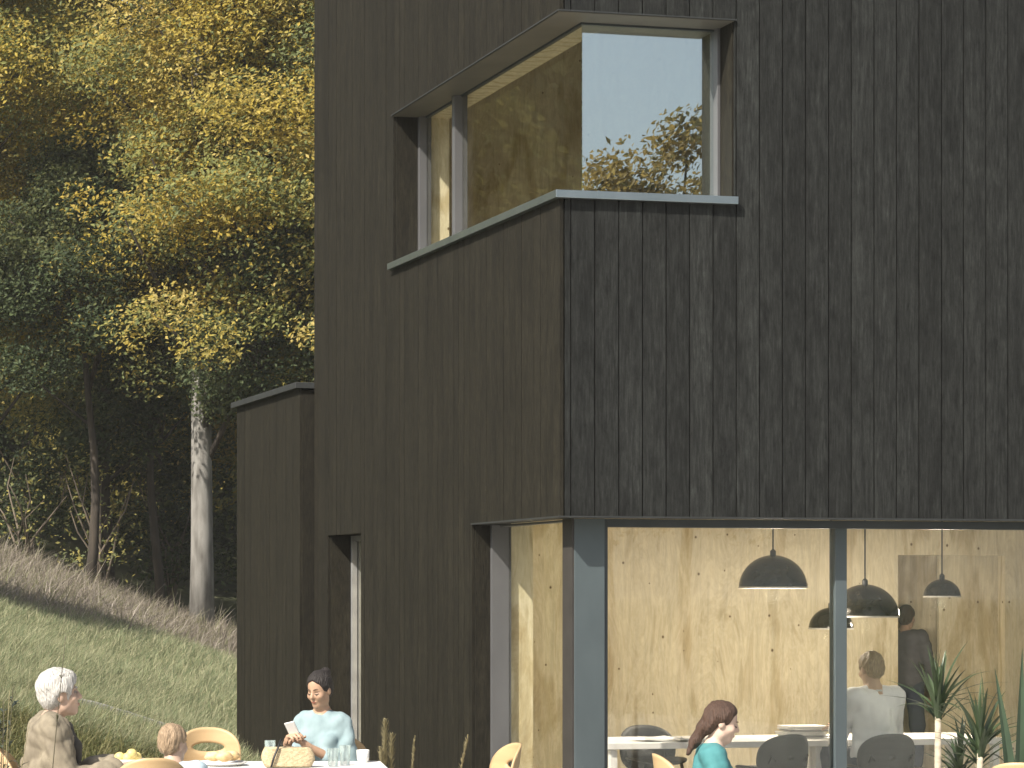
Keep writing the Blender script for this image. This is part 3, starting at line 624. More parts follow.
def lump(name, loc, r, m, lb, cat, sc_=(1, 1, .6), group=None, sd=0, amp=.18):
    rs = random.Random(sd); mb = MB(); n, k = 18, 10; vs = []
    ph = [rs.uniform(0, 6) for _ in range(4)]
    for i in range(k + 1):
        th = math.pi * i / k
        for j in range(n):
            q = 2 * math.pi * j / n; rr = r * (1 + amp * math.sin(3 * q + ph[0]) * math.sin(th) * .5 + amp * math.sin(5 * th + 2 * q + ph[1]) * .5 * math.sin(th))
            vs.append((rr * math.sin(th) * math.cos(q) * sc_[0], rr * math.sin(th) * math.sin(q) * sc_[1], rr * math.cos(th) * sc_[2] + r * sc_[2]))
    mb.add(vs, [(i * n + j, (i + 1) * n + j, (i + 1) * n + (j + 1) % n, i * n + (j + 1) % n) for i in range(k) for j in range(n)])
    o = mb.build(name, m, smooth=True); o.location = loc; tag(o, lb, cat, group)
mb = MB(); mb.lathe([(.001, .0), (.10, .0), (.14, .018), (.138, .022), (.10, .008), (.001, .008)], 32); o = mb.build('plate', M_white, smooth=True); o.location = gp(222, 13.5, .74); tag(o, 'white plate with bread on the garden table in front of the empty chair', 'plate')
for i, (px, Y) in enumerate([(214, 13.5), (224, 13.46), (232, 13.54)]):
    lump('bread_roll', gp(px, Y, .762), .04, M_food, ('leftmost of the three bread rolls on the white plate', 'middle one of the three bread rolls on the white plate', 'rightmost of the three bread rolls on the white plate')[i], 'bread', (1.2, .9, .7), 'bread rolls on the plate', i)
mb = MB(); mb.lathe([(.001, 0), (.05, 0), (.10, .045), (.097, .047), (.048, .006), (.001, .006)], 32); o = mb.build('bowl', M_white, smooth=True); o.location = gp(128, 13.35, .74); tag(o, 'white bowl of pale yellow fruit between the grey haired person and the child', 'bowl')
for i, dx in enumerate((-.045, .0, .045, .02)):
    lump('fruit', gp(128, 13.35, .765) + Vector((dx, .02 * (-1) ** i, .02 * (i == 3))), .03, mat('yellow_fruit', (.75, .62, .25), (.68, .52, .18), rough=.5), ('pale yellow fruit at the left of the white bowl', 'pale yellow fruit in the middle of the white bowl', 'pale yellow fruit at the right of the white bowl', 'topmost pale yellow fruit in the white bowl')[i], 'fruit', (1, 1, .95), 'fruit in the bowl', 10 + i, .05)

# ------------------------------------------------------------ people (smooth implicit bodies)
def nets(Fv, lo, h):
    s = Fv < 0; nx, ny, nz = Fv.shape
    c = [s[i:nx - 1 + i, j:ny - 1 + j, k:nz - 1 + k] for i in (0, 1) for j in (0, 1) for k in (0, 1)]
    cnt = sum(x.astype(np.int8) for x in c); act = (cnt > 0) & (cnt < 8); idx = -np.ones(act.shape, np.int64); I = np.argwhere(act); idx[act] = np.arange(len(I))
    P = np.zeros((len(I), 3)); W = np.zeros(len(I)); cn = [(i, j, k) for i in (0, 1) for j in (0, 1) for k in (0, 1)]
    for p in range(8):
        for q in range(p + 1, 8):
            a, b = np.array(cn[p]), np.array(cn[q])
            if np.abs(a - b).sum() != 1: continue
            fa = Fv[I[:, 0] + a[0], I[:, 1] + a[1], I[:, 2] + a[2]]; fb = Fv[I[:, 0] + b[0], I[:, 1] + b[1], I[:, 2] + b[2]]
            m = (fa < 0) != (fb < 0); t = np.where(m, fa / np.where(m, fa - fb, 1), 0)
            P += np.where(m[:, None], a + t[:, None] * (b - a), 0); W += m
    V = (I + P / W[:, None]) * h + lo; Q = []
    for ax_ in range(3):
        A = [slice(1, -1)] * 3; A[ax_] = slice(0, -1); B = list(A); B[ax_] = slice(1, None)
        sa, sb = s[tuple(A)], s[tuple(B)]; E = np.argwhere(sa != sb); off = np.ones(3, int); off[ax_] = 0; E = E + off
        u, v = (ax_ + 1) % 3, (ax_ + 2) % 3; du = np.zeros(3, int); du[u] = 1; dv = np.zeros(3, int); dv[v] = 1
        g = lambda e: idx[e[:, 0], e[:, 1], e[:, 2]]
        q = np.stack([g(E - du - dv), g(E - dv), g(E), g(E - du)], 1); ins = s[E[:, 0], E[:, 1], E[:, 2]]
        q[~ins] = q[~ins][:, ::-1]; Q.append(q)
    return V, np.concatenate(Q)
class SDF:
    def __init__(s): s.p = []
    def cone(s, a, b, ra, rb, k=.02, sub=False): s.p.append(('c', np.array(a, float), np.array(b, float), ra, rb, k, sub)); return s
    def chain(s, pts, rs, k=.02):
        for i in range(len(pts) - 1): s.cone(pts[i], pts[i + 1], rs[i], rs[i + 1], k)
        return s
    def ell(s, c, r, k=.02, M=None, sub=False): s.p.append(('e', np.array(c, float), np.array(r, float), M, None, k, sub)); return s
    def mesh(s, name, mats, h=.007, noise=None, grow=0.):
        lo = []; hi = []
        for p in s.p:
            if p[6]: continue
            if p[0] == 'c': m = max(p[3], p[4]) + grow; lo += [np.minimum(p[1], p[2]) - m]; hi += [np.maximum(p[1], p[2]) + m]
            else: m = p[2].max() + grow; lo += [p[1] - m]; hi += [p[1] + m]
        lo = np.min(lo, 0) - 4 * h; hi = np.max(hi, 0) + 4 * h; n = np.ceil((hi - lo) / h).astype(int) + 1
        Fv = np.full(n, .5, np.float32); g = [lo[i] + np.arange(n[i]) * h for i in range(3)]
        for p in s.p:
            mg = p[5] + .03 + grow
            if p[0] == 'c': m = max(p[3], p[4]) + mg; a = np.minimum(p[1], p[2]) - m; b = np.maximum(p[1], p[2]) + m
            else: m = p[2].max() + mg; a = p[1] - m; b = p[1] + m
            i0 = np.maximum(0, ((a - lo) / h).astype(int)); i1 = np.minimum(n, ((b - lo) / h).astype(int) + 2)
            if (i1 <= i0).any(): continue
            sl_ = tuple(slice(i0[i], i1[i]) for i in range(3)); X, Y, Z = np.meshgrid(*[g[i][sl_[i]] for i in range(3)], indexing='ij'); P = np.stack([X, Y, Z], -1)
            if p[0] == 'c':
                ab = p[2] - p[1]; t = np.clip(((P - p[1]) @ ab) / max(ab @ ab, 1e-9), 0, 1); dd = np.linalg.norm(P - p[1] - t[..., None] * ab, axis=-1) - (p[3] + (p[4] - p[3]) * t)
            else:
                Q = P - p[1]
                if p[3] is not None: Q = Q @ p[3]
                k0 = np.linalg.norm(Q / p[2], axis=-1); k1 = np.linalg.norm(Q / p[2] ** 2, axis=-1); dd = k0 * (k0 - 1) / np.maximum(k1, 1e-6)
            dd = dd - (0 if p[6] else grow); F0 = Fv[sl_]; k = p[5]
            if p[6]: hh = np.maximum(k - np.abs(F0 + dd), 0) / k; Fv[sl_] = np.maximum(F0, -dd) + hh * hh * k * .25
            else: hh = np.maximum(k - np.abs(F0 - dd), 0) / k; Fv[sl_] = np.minimum(F0, dd) - hh * hh * k * .25
        if noise:
            X, Y, Z = np.meshgrid(*g, indexing='ij'); Fv = Fv + noise(X, Y, Z)
        V, Q = nets(Fv, lo, h)
        return np_mesh(name, V, Q, mats, smooth=True)
def folds(seed, amp=.005, f=26):
    r = np.random.default_rng(seed); D = r.normal(size=(5, 3)); D /= np.linalg.norm(D, axis=1)[:, None]; ph = r.uniform(0, 6, 5)
    def fn(X, Y, Z):
        o = 0; wx = X + .03 * np.sin(Z * 17 + ph[0]) + .02 * np.sin(Y * 23); wz = Z + .03 * np.sin(X * 15 + ph[1])
        for i in range(5): o = o + (1 - 2 * np.abs(np.sin((D[i, 0] * wx + D[i, 1] * Y + D[i, 2] * wz) * f * (.7 + .25 * i) + ph[i]))) / (1 + i * .6)
        return (amp * .45 * o).astype(np.float32)
    return fn
def strands(seed, amp=.004, d=(0, 0, 1), f=140):
    r = np.random.default_rng(seed); ph = r.uniform(0, 6, 3)
    def fn(X, Y, Z): return (amp * (np.sin(X * f + 3 * np.sin(Z * 30 + ph[0]) + ph[1]) * np.sin(Y * f * .8 + ph[2] + 3 * np.sin(Z * 22)) + .6 * np.sin(X * 45 + Z * 30 + ph[0]) * np.sin(Y * 50 - Z * 25))).astype(np.float32)
    return fn
def rot(yaw=0, pitch=0, roll=0):
    m = Matrix.Rotation(yaw, 3, 'Z') @ Matrix.Rotation(pitch, 3, 'X') @ Matrix.Rotation(roll, 3, 'Y'); return np.array(m)
def skinmat(name, c): return mat(name, c, tuple(x * .88 for x in c), rough=.5, scale=(18, 18, 18))
def hand(S, wr, d, pn, side, s, curl=.5, spread=.02, k=.006):
    """palm + five fingers: wr wrist, d pointing direction, pn palm normal, side = thumb side direction"""
    d = np.array(d, float); d /= np.linalg.norm(d); pn = np.array(pn, float); pn -= d * (pn @ d); pn /= np.linalg.norm(pn)
    sd = np.cross(d, pn); sd = sd * side; wr = np.array(wr, float)
    S.cone(wr, wr + d * .03 * s, .023 * s, .024 * s, .015)
    for i in range(4):
        o = (1.5 - i) * .0195 * s; kn = wr + d * (.088 - .004 * abs(i - 1)) * s + sd * o
        S.cone(wr + d * .02 * s + sd * o * .6, kn, .0135 * s, .0115 * s, .012)
        Ls = (.040, .044, .041, .032)[i] * s; a = curl; p = kn
        for q, (ln, r0, r1) in enumerate(((Ls, .0098, .009), (Ls * .65, .009, .0083), (Ls * .5, .0083, .0072))):
            dr = d * math.cos(a) + pn * math.sin(a) + sd * (1.5 - i) * spread; dr /= np.linalg.norm(dr); e = p + dr * ln; S.cone(p, e, r0 * s, r1 * s, .003); p = e; a += curl * .9
    p = wr + d * .022 * s + sd * .02 * s
    for ln, r0, r1, mix in ((.04, .0145, .012, .9), (.032, .0115, .010, .55), (.026, .010, .0085, .3)):
        dr = d * (1.2 - mix) + sd * mix + pn * .45; dr /= np.linalg.norm(dr); e = p + dr * ln * s; S.cone(p, e, r0 * s, r1 * s, .006); p = e
def person(label, loc, rz, s=1., seated=True, lean=0., head=(0, 0), skin=(.50, .32, .22), shirt=(.3, .3, .3), shirt2=None, trousers=(.05, .06, .09), hair='short', hairc=(.05, .03, .02),
           arms=None, female=False, sleeve=1.0, seed=0, group=None, shoes=(.05, .04, .04), collar=None, hands=None, headfwd=0., bulk=0., lids=False, hk=.95):
    hs = s * hk
    zh = .50 if seated else .93
    def W(p): return np.array(p, float) * s
    def T(y, z): return (y + math.sin(lean) * (z), z * math.cos(lean))      # lean about the hip
    def tp(x, y, z): yy, zz = T(y, z); return W((x, yy, zh + zz))
    sw = .122 if female else .170
    neck = tp(0, -.005, .50); hc = tp(0, .03 + headfwd, .640)
    HR = rot(head[0], head[1])
    hp = lambda x, y, z: hc + HR @ (np.array([x, y, z]) * hs)
    arms = arms or {}
    A = {}
    for sd in (-1, 1):
        sh = tp(sd * sw, -.01, .428 if female else .447); el, wr = arms.get(sd, ((sd * (sw + .05), .10, .17), (sd * .12, .33, .22)))
        A[sd] = (sh, tp(*el) if not isinstance(el, np.ndarray) else el, tp(*wr) if not isinstance(wr, np.ndarray) else wr)
    hipx = .09
    if seated: LG = {sd: [W((sd * hipx, 0, zh - .02)), W((sd * (hipx + .03), .41, zh + .01)), W((sd * (hipx + .03), .40, .09)), W((sd * (hipx + .035), .52, .035))] for sd in (-1, 1)}
    else: LG = {sd: [W((sd * hipx, 0, zh - .02)), W((sd * (hipx + .01), .02 + .03 * sd, .50)), W((sd * (hipx + .015), -.02 + .06 * sd, .09)), W((sd * (hipx + .025), .12 + .06 * sd, .035))] for sd in (-1, 1)}
    def torso(S, g=0.):
        S.ell(tp(0, -.01, .02), np.array([.165 if female else .16, .12, .125]) * s + g, .05); S.ell(tp(0, .0, .17), np.array([.125 if female else .142, .098, .15]) * s + g, .06)
        S.ell(tp(0, .0, .33), np.array([.122 if female else .162, .10, .17]) * s + g, .06); S.cone(A[-1][0] * .88 + tp(0, -.01, .45) * .12, A[1][0] * .88 + tp(0, -.01, .45) * .12, .06 * s + g, .06 * s + g, .05)
        S.cone(tp(0, -.01, .45), neck, .066 * s + g * .3, .050 * s, .04)
        if female:
            for sd in (-1, 1): S.ell(tp(sd * .068, .085, .30), np.array([.06, .052, .06]) * s + g, .03)
    S = SDF(); torso(S)
    S.cone(neck, hp(0, -.012, -.05), (.043 if female else .052) * hs, (.041 if female else .048) * hs, .03)
    S.ell(hp(0, -.012, .035), np.array([.076, .096, .088]) * hs, .02, HR); S.ell(hp(0, .022, -.035), np.array([.060, .070, .083]) * hs, .03, HR); S.ell(hp(0, .062, -.098), np.array([.026, .024, .022]) * hs, .03, HR)
    S.cone(hp(-.040, .01, -.075), hp(.040, .01, -.075), .020 * hs, .020 * hs, .03)
    S.cone(hp(0, .082, .018), hp(0, .106, -.026), .009 * hs, .0135 * hs, .010); S.ell(hp(0, .092, -.030), np.array([.018, .012, .009]) * hs, .006, HR)
    for sd in (-1, 1):
        S.ell(hp(sd * .032, .092, .006), np.array([.020, .014, .013]) * hs, .012, HR, sub=True)
        S.ell(hp(sd * .074, -.008, -.012), np.array([.011, .020, .031]) * hs, .006, HR); S.ell(hp(sd * .040, .062, -.030), np.array([.024, .024, .022]) * hs, .02, HR)
    S.ell(hp(0, .086, -.060), np.array([.023, .013, .006]) * hs, .006, HR); S.ell(hp(0, .085, -.069), np.array([.020, .013, .007]) * hs, .005, HR)
    for sd in (-1, 1):
        sh, el, wr = A[sd]; S.chain([sh, el, wr], [.048 * s, .037 * s, .025 * s], .02)
        hd = (hands or {}).get(sd); dr = wr - el; dr /= np.linalg.norm(dr)
        if hd: hand(S, wr, hd[0], hd[1], hd[2], s, hd[3])
        else: hand(S, wr, dr, np.array([0, .0, -1.]) if abs(dr[2]) < .8 else np.array([-sd, 0, 0.]), -sd if abs(dr[2]) < .8 else 1, s, .35)
        h_, kn, an, toe = LG[sd]; S.chain([h_, kn, an], [.082 * s, .058 * s, .040 * s], .03); S.cone(an - np.array([0, .02, .03]) * s, toe, .036 * s, .026 * s, .02)
    body = link('person', S.mesh('person', skinmat('skin_%d' % seed, skin), .0065)); body.location = loc; body.rotation_euler = (0, 0, rz); tag(body, label, 'person', group)
    # shirt
    S = SDF(); g = (.014 + bulk) * s
    S.ell(tp(0, -.01, .03), np.array([.168 if female else .165, .128, .12]) * s + g, .05); S.ell(tp(0, .0, .17), np.array([.128 if female else .148, .104, .15]) * s + g, .06)
    S.ell(tp(0, .0, .33), np.array([.120 if female else .162, .10, .16]) * s + g, .06); S.cone(A[-1][0] * .9 + tp(0, -.01, .45) * .1, A[1][0] * .9 + tp(0, -.01, .45) * .1, .056 * s + g, .056 * s + g, .05)
    if female:
        for sd in (-1, 1): S.ell(tp(sd * .068, .085, .30), np.array([.06, .052, .06]) * s + g, .03)
    for sd in (-1, 1):
        sh, el, wr = A[sd]
        e2 = el + (wr - el) * (min(1, max(0, (sleeve - .5) * 2)) * .93)
        if sleeve > .5: S.chain([sh, el, e2], [.052 * s + g, .041 * s + g, (.034 if sleeve < .9 else .028) * s + g], .02)
        else: S.cone(sh, sh + (el - sh) * sleeve * 2, .05 * s + g, .046 * s + g, .02)
    S.ell(hp(0, .01, -.13) * .35 + tp(0, .03, .52) * .65, np.array([.058, .060, .05]) * hs, .01, sub=True)
    link('shirt', S.mesh('shirt', mat('shirt_%d' % seed, shirt, shirt2 or tuple(x * .86 for x in shirt), rough=.85, scale=(13, 13, 9), detail=7, bump=.5), .008, folds(seed, .011 + bulk * .5)), body)
    if collar:
        S = SDF(); m_ = 14; q = [tp(.064 * math.sin(t), .064 * math.cos(t) + .0, .475 + .012 * -math.cos(t)) for t in np.linspace(.35, 2 * math.pi - .35, m_)]; S.chain(q, [.014 * s] * m_, .01)
        for sd in (-1, 1): S.cone(q[0 if sd > 0 else -1], tp(sd * .045, .115, .41), .014 * s, .012 * s, .01)
        link('collar', S.mesh('collar', mat('collar_%d' % seed, collar, rough=.8), .006), body)
    S = SDF(); S.ell(tp(0, -.01, -.01), np.array([.172, .13, .12]) * s, .05)
    for sd in (-1, 1):
        h_, kn, an, toe = LG[sd]; S.chain([h_, kn, an + np.array([0, 0, .03]) * s], [.095 * s, .070 * s, .056 * s], .03)
    link('trousers', S.mesh('trousers', mat('trousers_%d' % seed, trousers, rough=.9), .011, folds(seed + 3, .005, 18)), body)
    for sd in (-1, 1):
        h_, kn, an, toe = LG[sd]; S = SDF(); S.cone(an + np.array([0, -.025, -.035]) * s, toe, .048 * s, .036 * s, .03); link('shoe', S.mesh('shoe', mat('shoes_%d' % seed, shoes, rough=.5), .009), body)
    # hair
    S = SDF(); hm = mat('hair_%d' % seed, hairc, tuple(x * .55 for x in hairc), rough=.6, scale=(150, 150, 22), bump=1.2, detail=8)
    th = {'bald': .004, 'short': .011, 'full': .022, 'bun': .010, 'long': .010, 'child': .012}[hair]
    S.ell(hp(0, -.016, .040), np.array([.076, .094, .086]) * hs + th * hs, .02, HR)
    if hair != 'bald': S.ell(hp(0, -.055, -.015), np.array([.066, .050, .060]) * hs + th * .6 * hs, .02, HR)
    if hair in ('full',): S.ell(hp(0, .035, .095), np.array([.062, .052, .026]) * hs, .03, HR); 
    if hair == 'bun': S.ell(hp(0, -.098, .092), np.array([.040, .042, .040]) * hs, .012, HR)
    if hair == 'long':
        pts = [hp(0, -.07, .02), hp(0, -.10, -.07), hp(0, -.125, -.16), hp(0.02, -.15, -.25)]; S.chain(pts, [.046 * hs, .038 * hs, .030 * hs, .012 * hs], .03)
        for sd in (-1, 1): S.chain([hp(sd * .062, .02, .07), hp(sd * .070, -.035, .02), hp(sd * .045, -.085, -.06)], [.018 * hs, .022 * hs, .025 * hs], .02)
    if hair == 'bald':
        S.ell(hp(0, .035, .095), np.array([.075, .085, .062]) * hs, .015, HR, sub=True)
    S.ell(hp(0, .088, -.028 + (.016 if female else 0)), np.array([.080, .068, .095]) * hs, .012, HR, sub=True)         # the face stays free
    if hair in ('short', 'child', 'bald', 'full'):
        for sd in (-1, 1): S.ell(hp(sd * .085, .012, -.035), np.array([.030, .030, .050]) * hs, .010, HR, sub=True)
    link('hair', S.mesh('hair', hm, .006, strands(seed, .0035 if hair not in ('bald', 'bun') else .0018)), body)
    dk = mat('eye_dark', (.03, .02, .015), rough=.3)
    for sd in (-1, 1):
        if lids:
            S = SDF(); S.chain([hp(sd * .016, .087, -.002), hp(sd * .032, .091, -.007), hp(sd * .048, .078, -.003)], [.0025 * hs, .0034 * hs, .0025 * hs], .003); link('eyelash', S.mesh('eyelash', dk, .0025), body)
            S = SDF(); S.chain([hp(sd * .014, .092, .024), hp(sd * .032, .090, .029), hp(sd * .050, .076, .025)], [.003 * hs, .0036 * hs, .002 * hs], .003); link('eyebrow', S.mesh('eyebrow', hm, .003), body); continue
        S = SDF(); S.ell(hp(sd * .032, .078, .004), np.array([.0135, .0105, .0085]) * hs, .004, HR)
        e = link('eye', S.mesh('eye', mat('eye_white', (.32, .28, .25), rough=.4), .003), body)
        S = SDF(); S.ell(hp(sd * .032, .0865, .003), np.array([.0068, .004, .0068]) * hs, .004, HR); link('iris', S.mesh('iris', dk, .002), e)
        S = SDF(); S.chain([hp(sd * .014, .092, .024), hp(sd * .032, .090, .029), hp(sd * .050, .076, .025)], [.0035 * hs, .004 * hs, .0025 * hs], .003)
        link('eyebrow', S.mesh('eyebrow', hm, .003), body)
    S = SDF(); S.ell(hp(0, .090, -.0610), np.array([.021, .010, .0045]) * hs, .003, HR); S.ell(hp(0, .0895, -.0685), np.array([.018, .010, .0055]) * hs, .003, HR)
    link('lips', S.mesh('lips', mat('lips_%d' % seed, (skin[0] * .85, skin[1] * .5, skin[2] * .5), rough=.4), .0028), body)
    return body, hp, A
SK1 = (.52, .36, .27); 
person('grey haired person in a beige jacket seated at the left end of the garden table', gp(43, 13.35), R(-84), 1.0, lean=.10, head=(R(3), R(6)), skin=SK1, shirt=(.29, .25, .18), shirt2=(.15, .125, .09), hk=1.0, hair='full', hairc=(.66, .64, .60),
       arms={1: ((.23, .10, .16), (.17, .36, .24)), -1: ((-.23, .12, .17), (-.12, .36, .25))}, seed=1, collar=(.50, .45, .36), bulk=.016)
person('small child in a pale blue shirt sitting with its back to the camera', gp(172, 12.86), R(-8), .785, lean=.05, head=(R(-35), R(-4)), skin=SK1, shirt=(.46, .58, .64), hk=1.0, hair='child', hairc=(.42, .30, .19), seed=2,
       arms={1: ((.20, .13, .2), (.14, .33, .30)), -1: ((-.20, .13, .2), (-.14, .33, .30))})
S = SDF(); q_ = [(.06, .06, .985), (.0, .125, .96), (-.06, .07, .985)]; S.chain([(x, y, z) for x, y, z in q_], [.022, .026, .022], .02); S.chain([(.01, .125, .95), (.02, .17, .86), (.03, .18, .78)], [.028, .032, .02], .02)
old = bpy.data.objects['person']; link('neck_piece', S.mesh('neck_piece', mat('neck_piece_grey', (.09, .085, .075), (.05, .045, .04), rough=.9), .007, folds(12, .010)), old)  # dark grey piece over the front of neck and chest
# woman with phone
wrR = (.045, .27, .245); wrL = (-.035, .27, .235)
body, hp, A = person('young woman with a dark hair bun in a pale blue jumper holding a phone', gp(323, 14.75), R(155), .975, lean=.04, lids=True, hk=.87, head=(R(-14), R(-17)), skin=(.46, .29, .19), shirt=(.28, .37, .39), shirt2=(.21, .29, .31), hair='bun', hairc=(.022, .016, .014), female=True, sleeve=.78, seed=3,
       arms={1: ((.215, .04, .18), (.125, .25, .315)), -1: ((-.205, .06, .165), (-.005, .25, .30))},
       hands={1: ((-.45, .45, .6), (-.5, .1, -.6), 1, .75), -1: ((.55, .35, .6), (.5, .1, -.6), -1, .75)})
ph = empty('phone', body.matrix_world @ Vector((0, 0, 0)))
M_b = Matrix.Translation(body.location) @ Matrix.Rotation(R(155), 4, 'Z'); lp = M_b @ Vector((0.062, .315, .50 + .375)); ph.location = lp; ph.rotation_euler = (R(-30), R(14), R(155)); tag(ph, 'white phone held up in both hands of the woman in the pale blue jumper', 'phone')
mb = MB(); mb.box(-.032, .032, -.005, .005, -.062, .062); mb.build('phone_case', M_white, ph, bevel=.003)
mb = MB(); mb.box(-.029, .029, -.0065, -.0052, -.058, .058); mb.build('screen', mat('screen_dark', (.03, .03, .035), rough=.1), ph)
person('woman with long brown hair in a teal top, seated in profile before the big window', gp(706, 12.95), R(-95), .885, lean=.10, lids=True, head=(R(0), R(-16)), skin=(.62, .45, .36), shirt=(.07, .24, .25), shirt2=(.05, .19, .20), hair='long', hairc=(.085, .045, .028), female=True, seed=4,
       arms={1: ((.20, .08, .16), (.12, .30, .2)), -1: ((-.20, .08, .16), (-.12, .30, .2))}, sleeve=.8)
person('man in a white shirt sitting indoors with his back to the window', L(mA + .01, .64, .01), TH + R(3), 1.0, lean=.04, head=(R(3), R(-10)), skin=(.50, .36, .27), shirt=(.82, .83, .84), shirt2=(.72, .73, .75), hair='short', hairc=(.40, .31, .21), seed=5, collar=(.62, .64, .66))
person('standing person in dark clothes half hidden behind the edge of the doorway', L(onF(905.5, BK + .42), BK + .42, .01), TH + R(-50), .93, seated=False, head=(R(0), R(0)), skin=(.42, .28, .2), shirt=(.09, .085, .10), hair='short', hairc=(.06, .035, .02), seed=6, collar=(.45, .18, .10),
       arms={1: ((.24, .02, .16), (.22, .12, -.06)), -1: ((-.24, .02, .16), (-.22, .12, -.06))})

# ------------------------------------------------------------ potted plants and wild stems
M_strap = mat('strap_leaf', (.075, .11, .05), (.03, .05, .025), rough=.4, scale=(10, 10, 3), spec=.6, trans=.12)
M_cane = mat('plant_cane', (.50, .44, .34), (.32, .27, .2), rough=.85, scale=(20, 20, 40), bump=.5)
M_pot = mat('clay_pot', (.30, .29, .27), rough=.8)
def dracaena(px, Y, ztop, zc, label, n, ln, seed, w=.013, cane=.022, lean=0):
    rs = random.Random(seed); t = empty('potted_plant', gp(px, Y, 0)); tag(t, label, 'plant', 'potted plants by the window')
    mb = MB(); mb.lathe([(.001, 0), (.12, 0), (.16, .30), (.145, .30), (.13, .27), (.001, .27)], 28); mb.build('pot', M_pot, t, smooth=False)
    mb = MB(); mb.tube([(0, 0, .26), (lean * .3, 0, zc * .6), (lean, 0, zc)], [cane * 1.2, cane, cane * .8], 8); mb.build('stem', M_cane, t, smooth=True)
    mb = MB()
    for i in range(n):
        a = rs.uniform(0, 6.283); el = rs.uniform(.15, 1.45); l = ln * rs.uniform(.65, 1.1); d = Vector((math.cos(a), math.sin(a), 0)); p = Vector((lean, 0, zc + rs.uniform(-.10, .06))); pts = []; e = el + .25; K = 8
        for k in range(K): pts.append(p.copy()); p = p + (d * math.cos(e) + Vector((0, 0, 1)) * math.sin(e)) * l / K; e -= rs.uniform(.02, .15) * (1.6 - el * .8)
        mb.strap(pts, [w * f for f in (.7, 1, 1, .95, .85, .65, .4, .05)], d.cross(Vector((0, 0, 1))))
    mb.build('foliage', M_strap, t); return t
dracaena(938, 14.6, 1.35, .98, 'dracaena with a pale cane and drooping spiky leaves, leftmost by the window', 40, .50, 1, w=.015)
dracaena(980, 14.2, 1.2, .76, 'dracaena with dark spiky leaves, right one of the pair before the doorway', 44, .46, 2, w=.015)
dracaena(960, 14.9, 1.0, .62, 'low dracaena between the two taller ones', 34, .34, 3)
t = empty('agave_plant', gp(1018, 13.6, 0)); tag(t, 'plant with broad pointed sword leaves at the right edge', 'plant', 'potted plants by the window')
mb = MB(); mb.lathe([(.001, 0), (.14, 0), (.18, .34), (.165, .34), (.15, .30), (.001, .30)], 28); mb.build('pot', M_pot, t)
mb = MB()
for (dx, dy, h_) in [(-.135, -.02, 1.27), (.03, .02, 1.38), (.09, -.06, 1.1), (.22, .05, 1.2), (-.02, .12, .9), (.16, -.14, .9), (-.05, -.1, .8)]:
    b_ = Vector((dx * .15, dy * .2, .30)); pts = [b_.lerp(Vector((dx, dy, h_)), k / 8) + Vector((dx, dy, 0)) * -.12 * math.sin(k / 8 * 3.14) for k in range(9)]
    mb.strap(pts, [.022, .034, .038, .037, .033, .027, .019, .010, .001], (1, .25, 0), fold=.35)
mb.build('foliage', mat('sword_leaf', (.05, .085, .045), (.03, .05, .03), rough=.4, scale=(12, 12, 3), spec=.6), t)
M_dry = mat('dry_stem', (.36, .31, .18), (.24, .21, .11), rough=.9, trans=.2)
def plume(px, Y, py_top, label, seed, bend=0., n=150, ln=.20, feather=.02):
    rs = random.Random(seed); top = at(px, py_top, Y); base_ = Vector((top.x - bend, Y, 0)); t = empty('plume_grass', base_); tag(t, label, 'plant', 'feathery grass stems')
    P = [Vector((bend * f ** 1.6, 0, top.z * f)) for f in np.linspace(0, 1, 10)]
    mb = MB(); mb.tube(P, [.0035 - .0025 * i / 9 for i in range(10)], 5); 
    for k in range(4):
        a = rs.uniform(0, 6.28); l = rs.uniform(.3, .55); mb.strap([(0, 0, 0), (math.cos(a) * l * .15, math.sin(a) * l * .15, l * .5), (math.cos(a) * l * .45, math.sin(a) * l * .45, l * .8), (math.cos(a) * l * .7, math.sin(a) * l * .7, l * .85)], [.005, .005, .004, .001], (math.sin(a), -math.cos(a), 0))
    s_ = mb.build('stem', M_dry, t)
    mb = MB()
    for k in range(n):
        f = 1 - (rs.random() * ln / max(top.z, .1)); p = Vector((bend * f ** 1.6, 0, top.z * f)); a = rs.uniform(0, 6.28); q = feather * rs.uniform(.5, 1) * (1.1 - (1 - f) * 0 ) * min(1, (1 - f) * top.z / .05 + .25)
        e = p + Vector((math.cos(a) * q, math.sin(a) * q, q * 1.6)); mb.strap([p, p.lerp(e, .5), e], [.001, .0022, .0004], (math.sin(a), -math.cos(a), .2))
    mb.build('seed_head', M_dry, t)
G_ = 'feathery'
plume(385, 14.0, 720, 'tallest feathery grass plume, in front of the dark wall', 1, .0, 260, .28, .030)
plume(392, 14.0, 734, 'bushy feathery grass plume just right of the tallest one', 2, .02, 240, .24, .030)
plume(415, 13.9, 736, 'slender feathery grass plume between the bushy one and the sideways chair', 3, .05, 120, .22, .014)
plume(468, 13.9, 735, 'leaning feathery grass plume left of the sideways chair', 4, .12, 140, .24, .016)
plume(380, 13.95, 748, 'shortest feathery grass plume at the left of the tallest one', 5, -.06, 160, .16, .028)
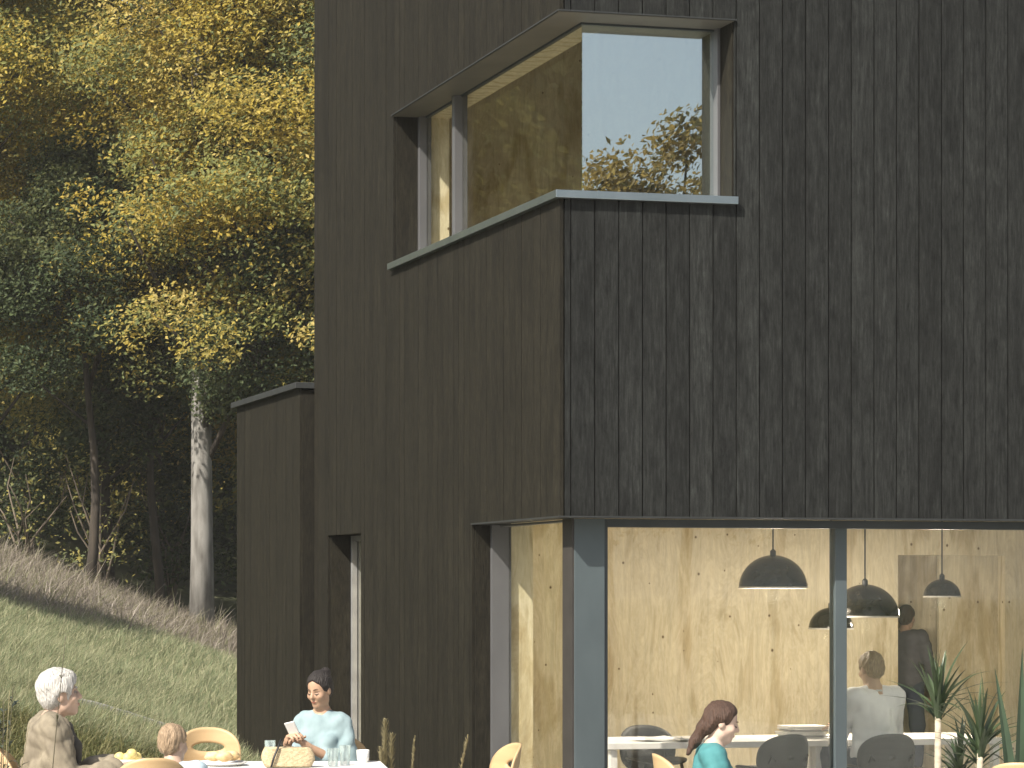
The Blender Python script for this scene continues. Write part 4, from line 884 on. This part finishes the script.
# wild stems at the lower left, close to the camera
def stemweed(px0, px1, Y, top_py, label, seed, leafy=14):
    rs = random.Random(seed); a = at(px0, 900, Y); b = at(px1, top_py, Y); t = empty('wild_stem', (a.x, Y, 0)); tag(t, label, 'plant', 'wild stems in the foreground')
    P = [Vector(((b.x - a.x) * f ** 1.3, .02 * math.sin(f * 5), b.z * f)) for f in np.linspace(0, 1, 12)]
    mb = MB(); mb.tube(P, [.004 - .003 * i / 11 for i in range(12)], 5)
    mb.build('stem', M_dry if seed % 2 else mat('dark_stem', (.09, .08, .05), rough=.9), t, smooth=True)
    mb = MB()
    for k in range(leafy):
        f = rs.uniform(.1, .97); p = P[int(f * 11)]; q = rs.uniform(0, 6.28); l = rs.uniform(.03, .10) * (1.3 - f); e = p + Vector((math.cos(q) * l, math.sin(q) * l, l * .7)); mb.strap([p, p.lerp(e, .5) + Vector((0, 0, .01)), e], [.0008, .002, .0004], (math.sin(q), -math.cos(q), 0))
    mb.build('leaf', mat('weed_leaf', (.12, .11, .05), (.06, .06, .03), rough=.8), t)
stemweed(28, 66, 8.0, 636, 'tall thin dark stem rising in front of the grey haired person', 2, 26)
stemweed(-6, 10, 8.5, 690, 'pale dry stem at the far left edge', 3, 10)
stemweed(-20, 30, 8.6, 722, 'dry stem bending right at the lower left edge', 5, 8)
stemweed(2, 4, 8.4, 700, 'dark upright stem at the left edge', 4, 30)
# dark weeds at the lower left corner
t = empty('weed_clump', gp(-12, 9.6, 0)); tag(t, 'dark leafy weed clump in the lower left corner', 'plant'); rs = random.Random(3)
mb = MB(); st = MB()
for k in range(16):
    a = rs.uniform(0, 6.28); l = rs.uniform(.03, .12); h_ = rs.uniform(.9, 1.33); e = Vector((math.cos(a) * l, math.sin(a) * l, h_)); st.tube([(e.x * .2, e.y * .2, 0), (e.x * .6, e.y * .6, h_ * .6), e], [.004, .003, .0015], 4)
    for j in range(34):
        f = rs.uniform(.3, 1); p = Vector((e.x * f, e.y * f, h_ * f)); q = rs.uniform(0, 6.28); r_ = rs.uniform(.02, .06); o2 = p + Vector((math.cos(q) * r_, math.sin(q) * r_, r_ * rs.uniform(-.2, .8)))
        mb.strap([p, p.lerp(o2, .5) + Vector((0, 0, .006)), o2], [.002, .008, .001], (math.sin(q), -math.cos(q), 0))
st.build('stem', mat('dark_stem', (.09, .08, .05), rough=.9), t); mb.build('foliage', mat('dark_weed', (.05, .065, .045), (.025, .035, .025), rough=.7), t)

# thin autumn air
hz = bpy.data.materials.new('haze'); hz.use_nodes = True; nt = hz.node_tree; nt.nodes.remove(nt.nodes['Principled BSDF'])
pv = N(nt, 'ShaderNodeVolumePrincipled'); pv.inputs['Color'].default_value = (.93, .92, .88, 1); pv.inputs['Density'].default_value = .0007; pv.inputs['Anisotropy'].default_value = .2
nt.links.new(pv.outputs[0], nt.nodes['Material Output'].inputs['Volume'])
mb = MB(); mb.box(-1502, 1502, -1502, 2502, -2.5, 34); tag(mb.build('haze', hz), 'thin pale haze lying over the bank and the wood', 'haze', kind='stuff')
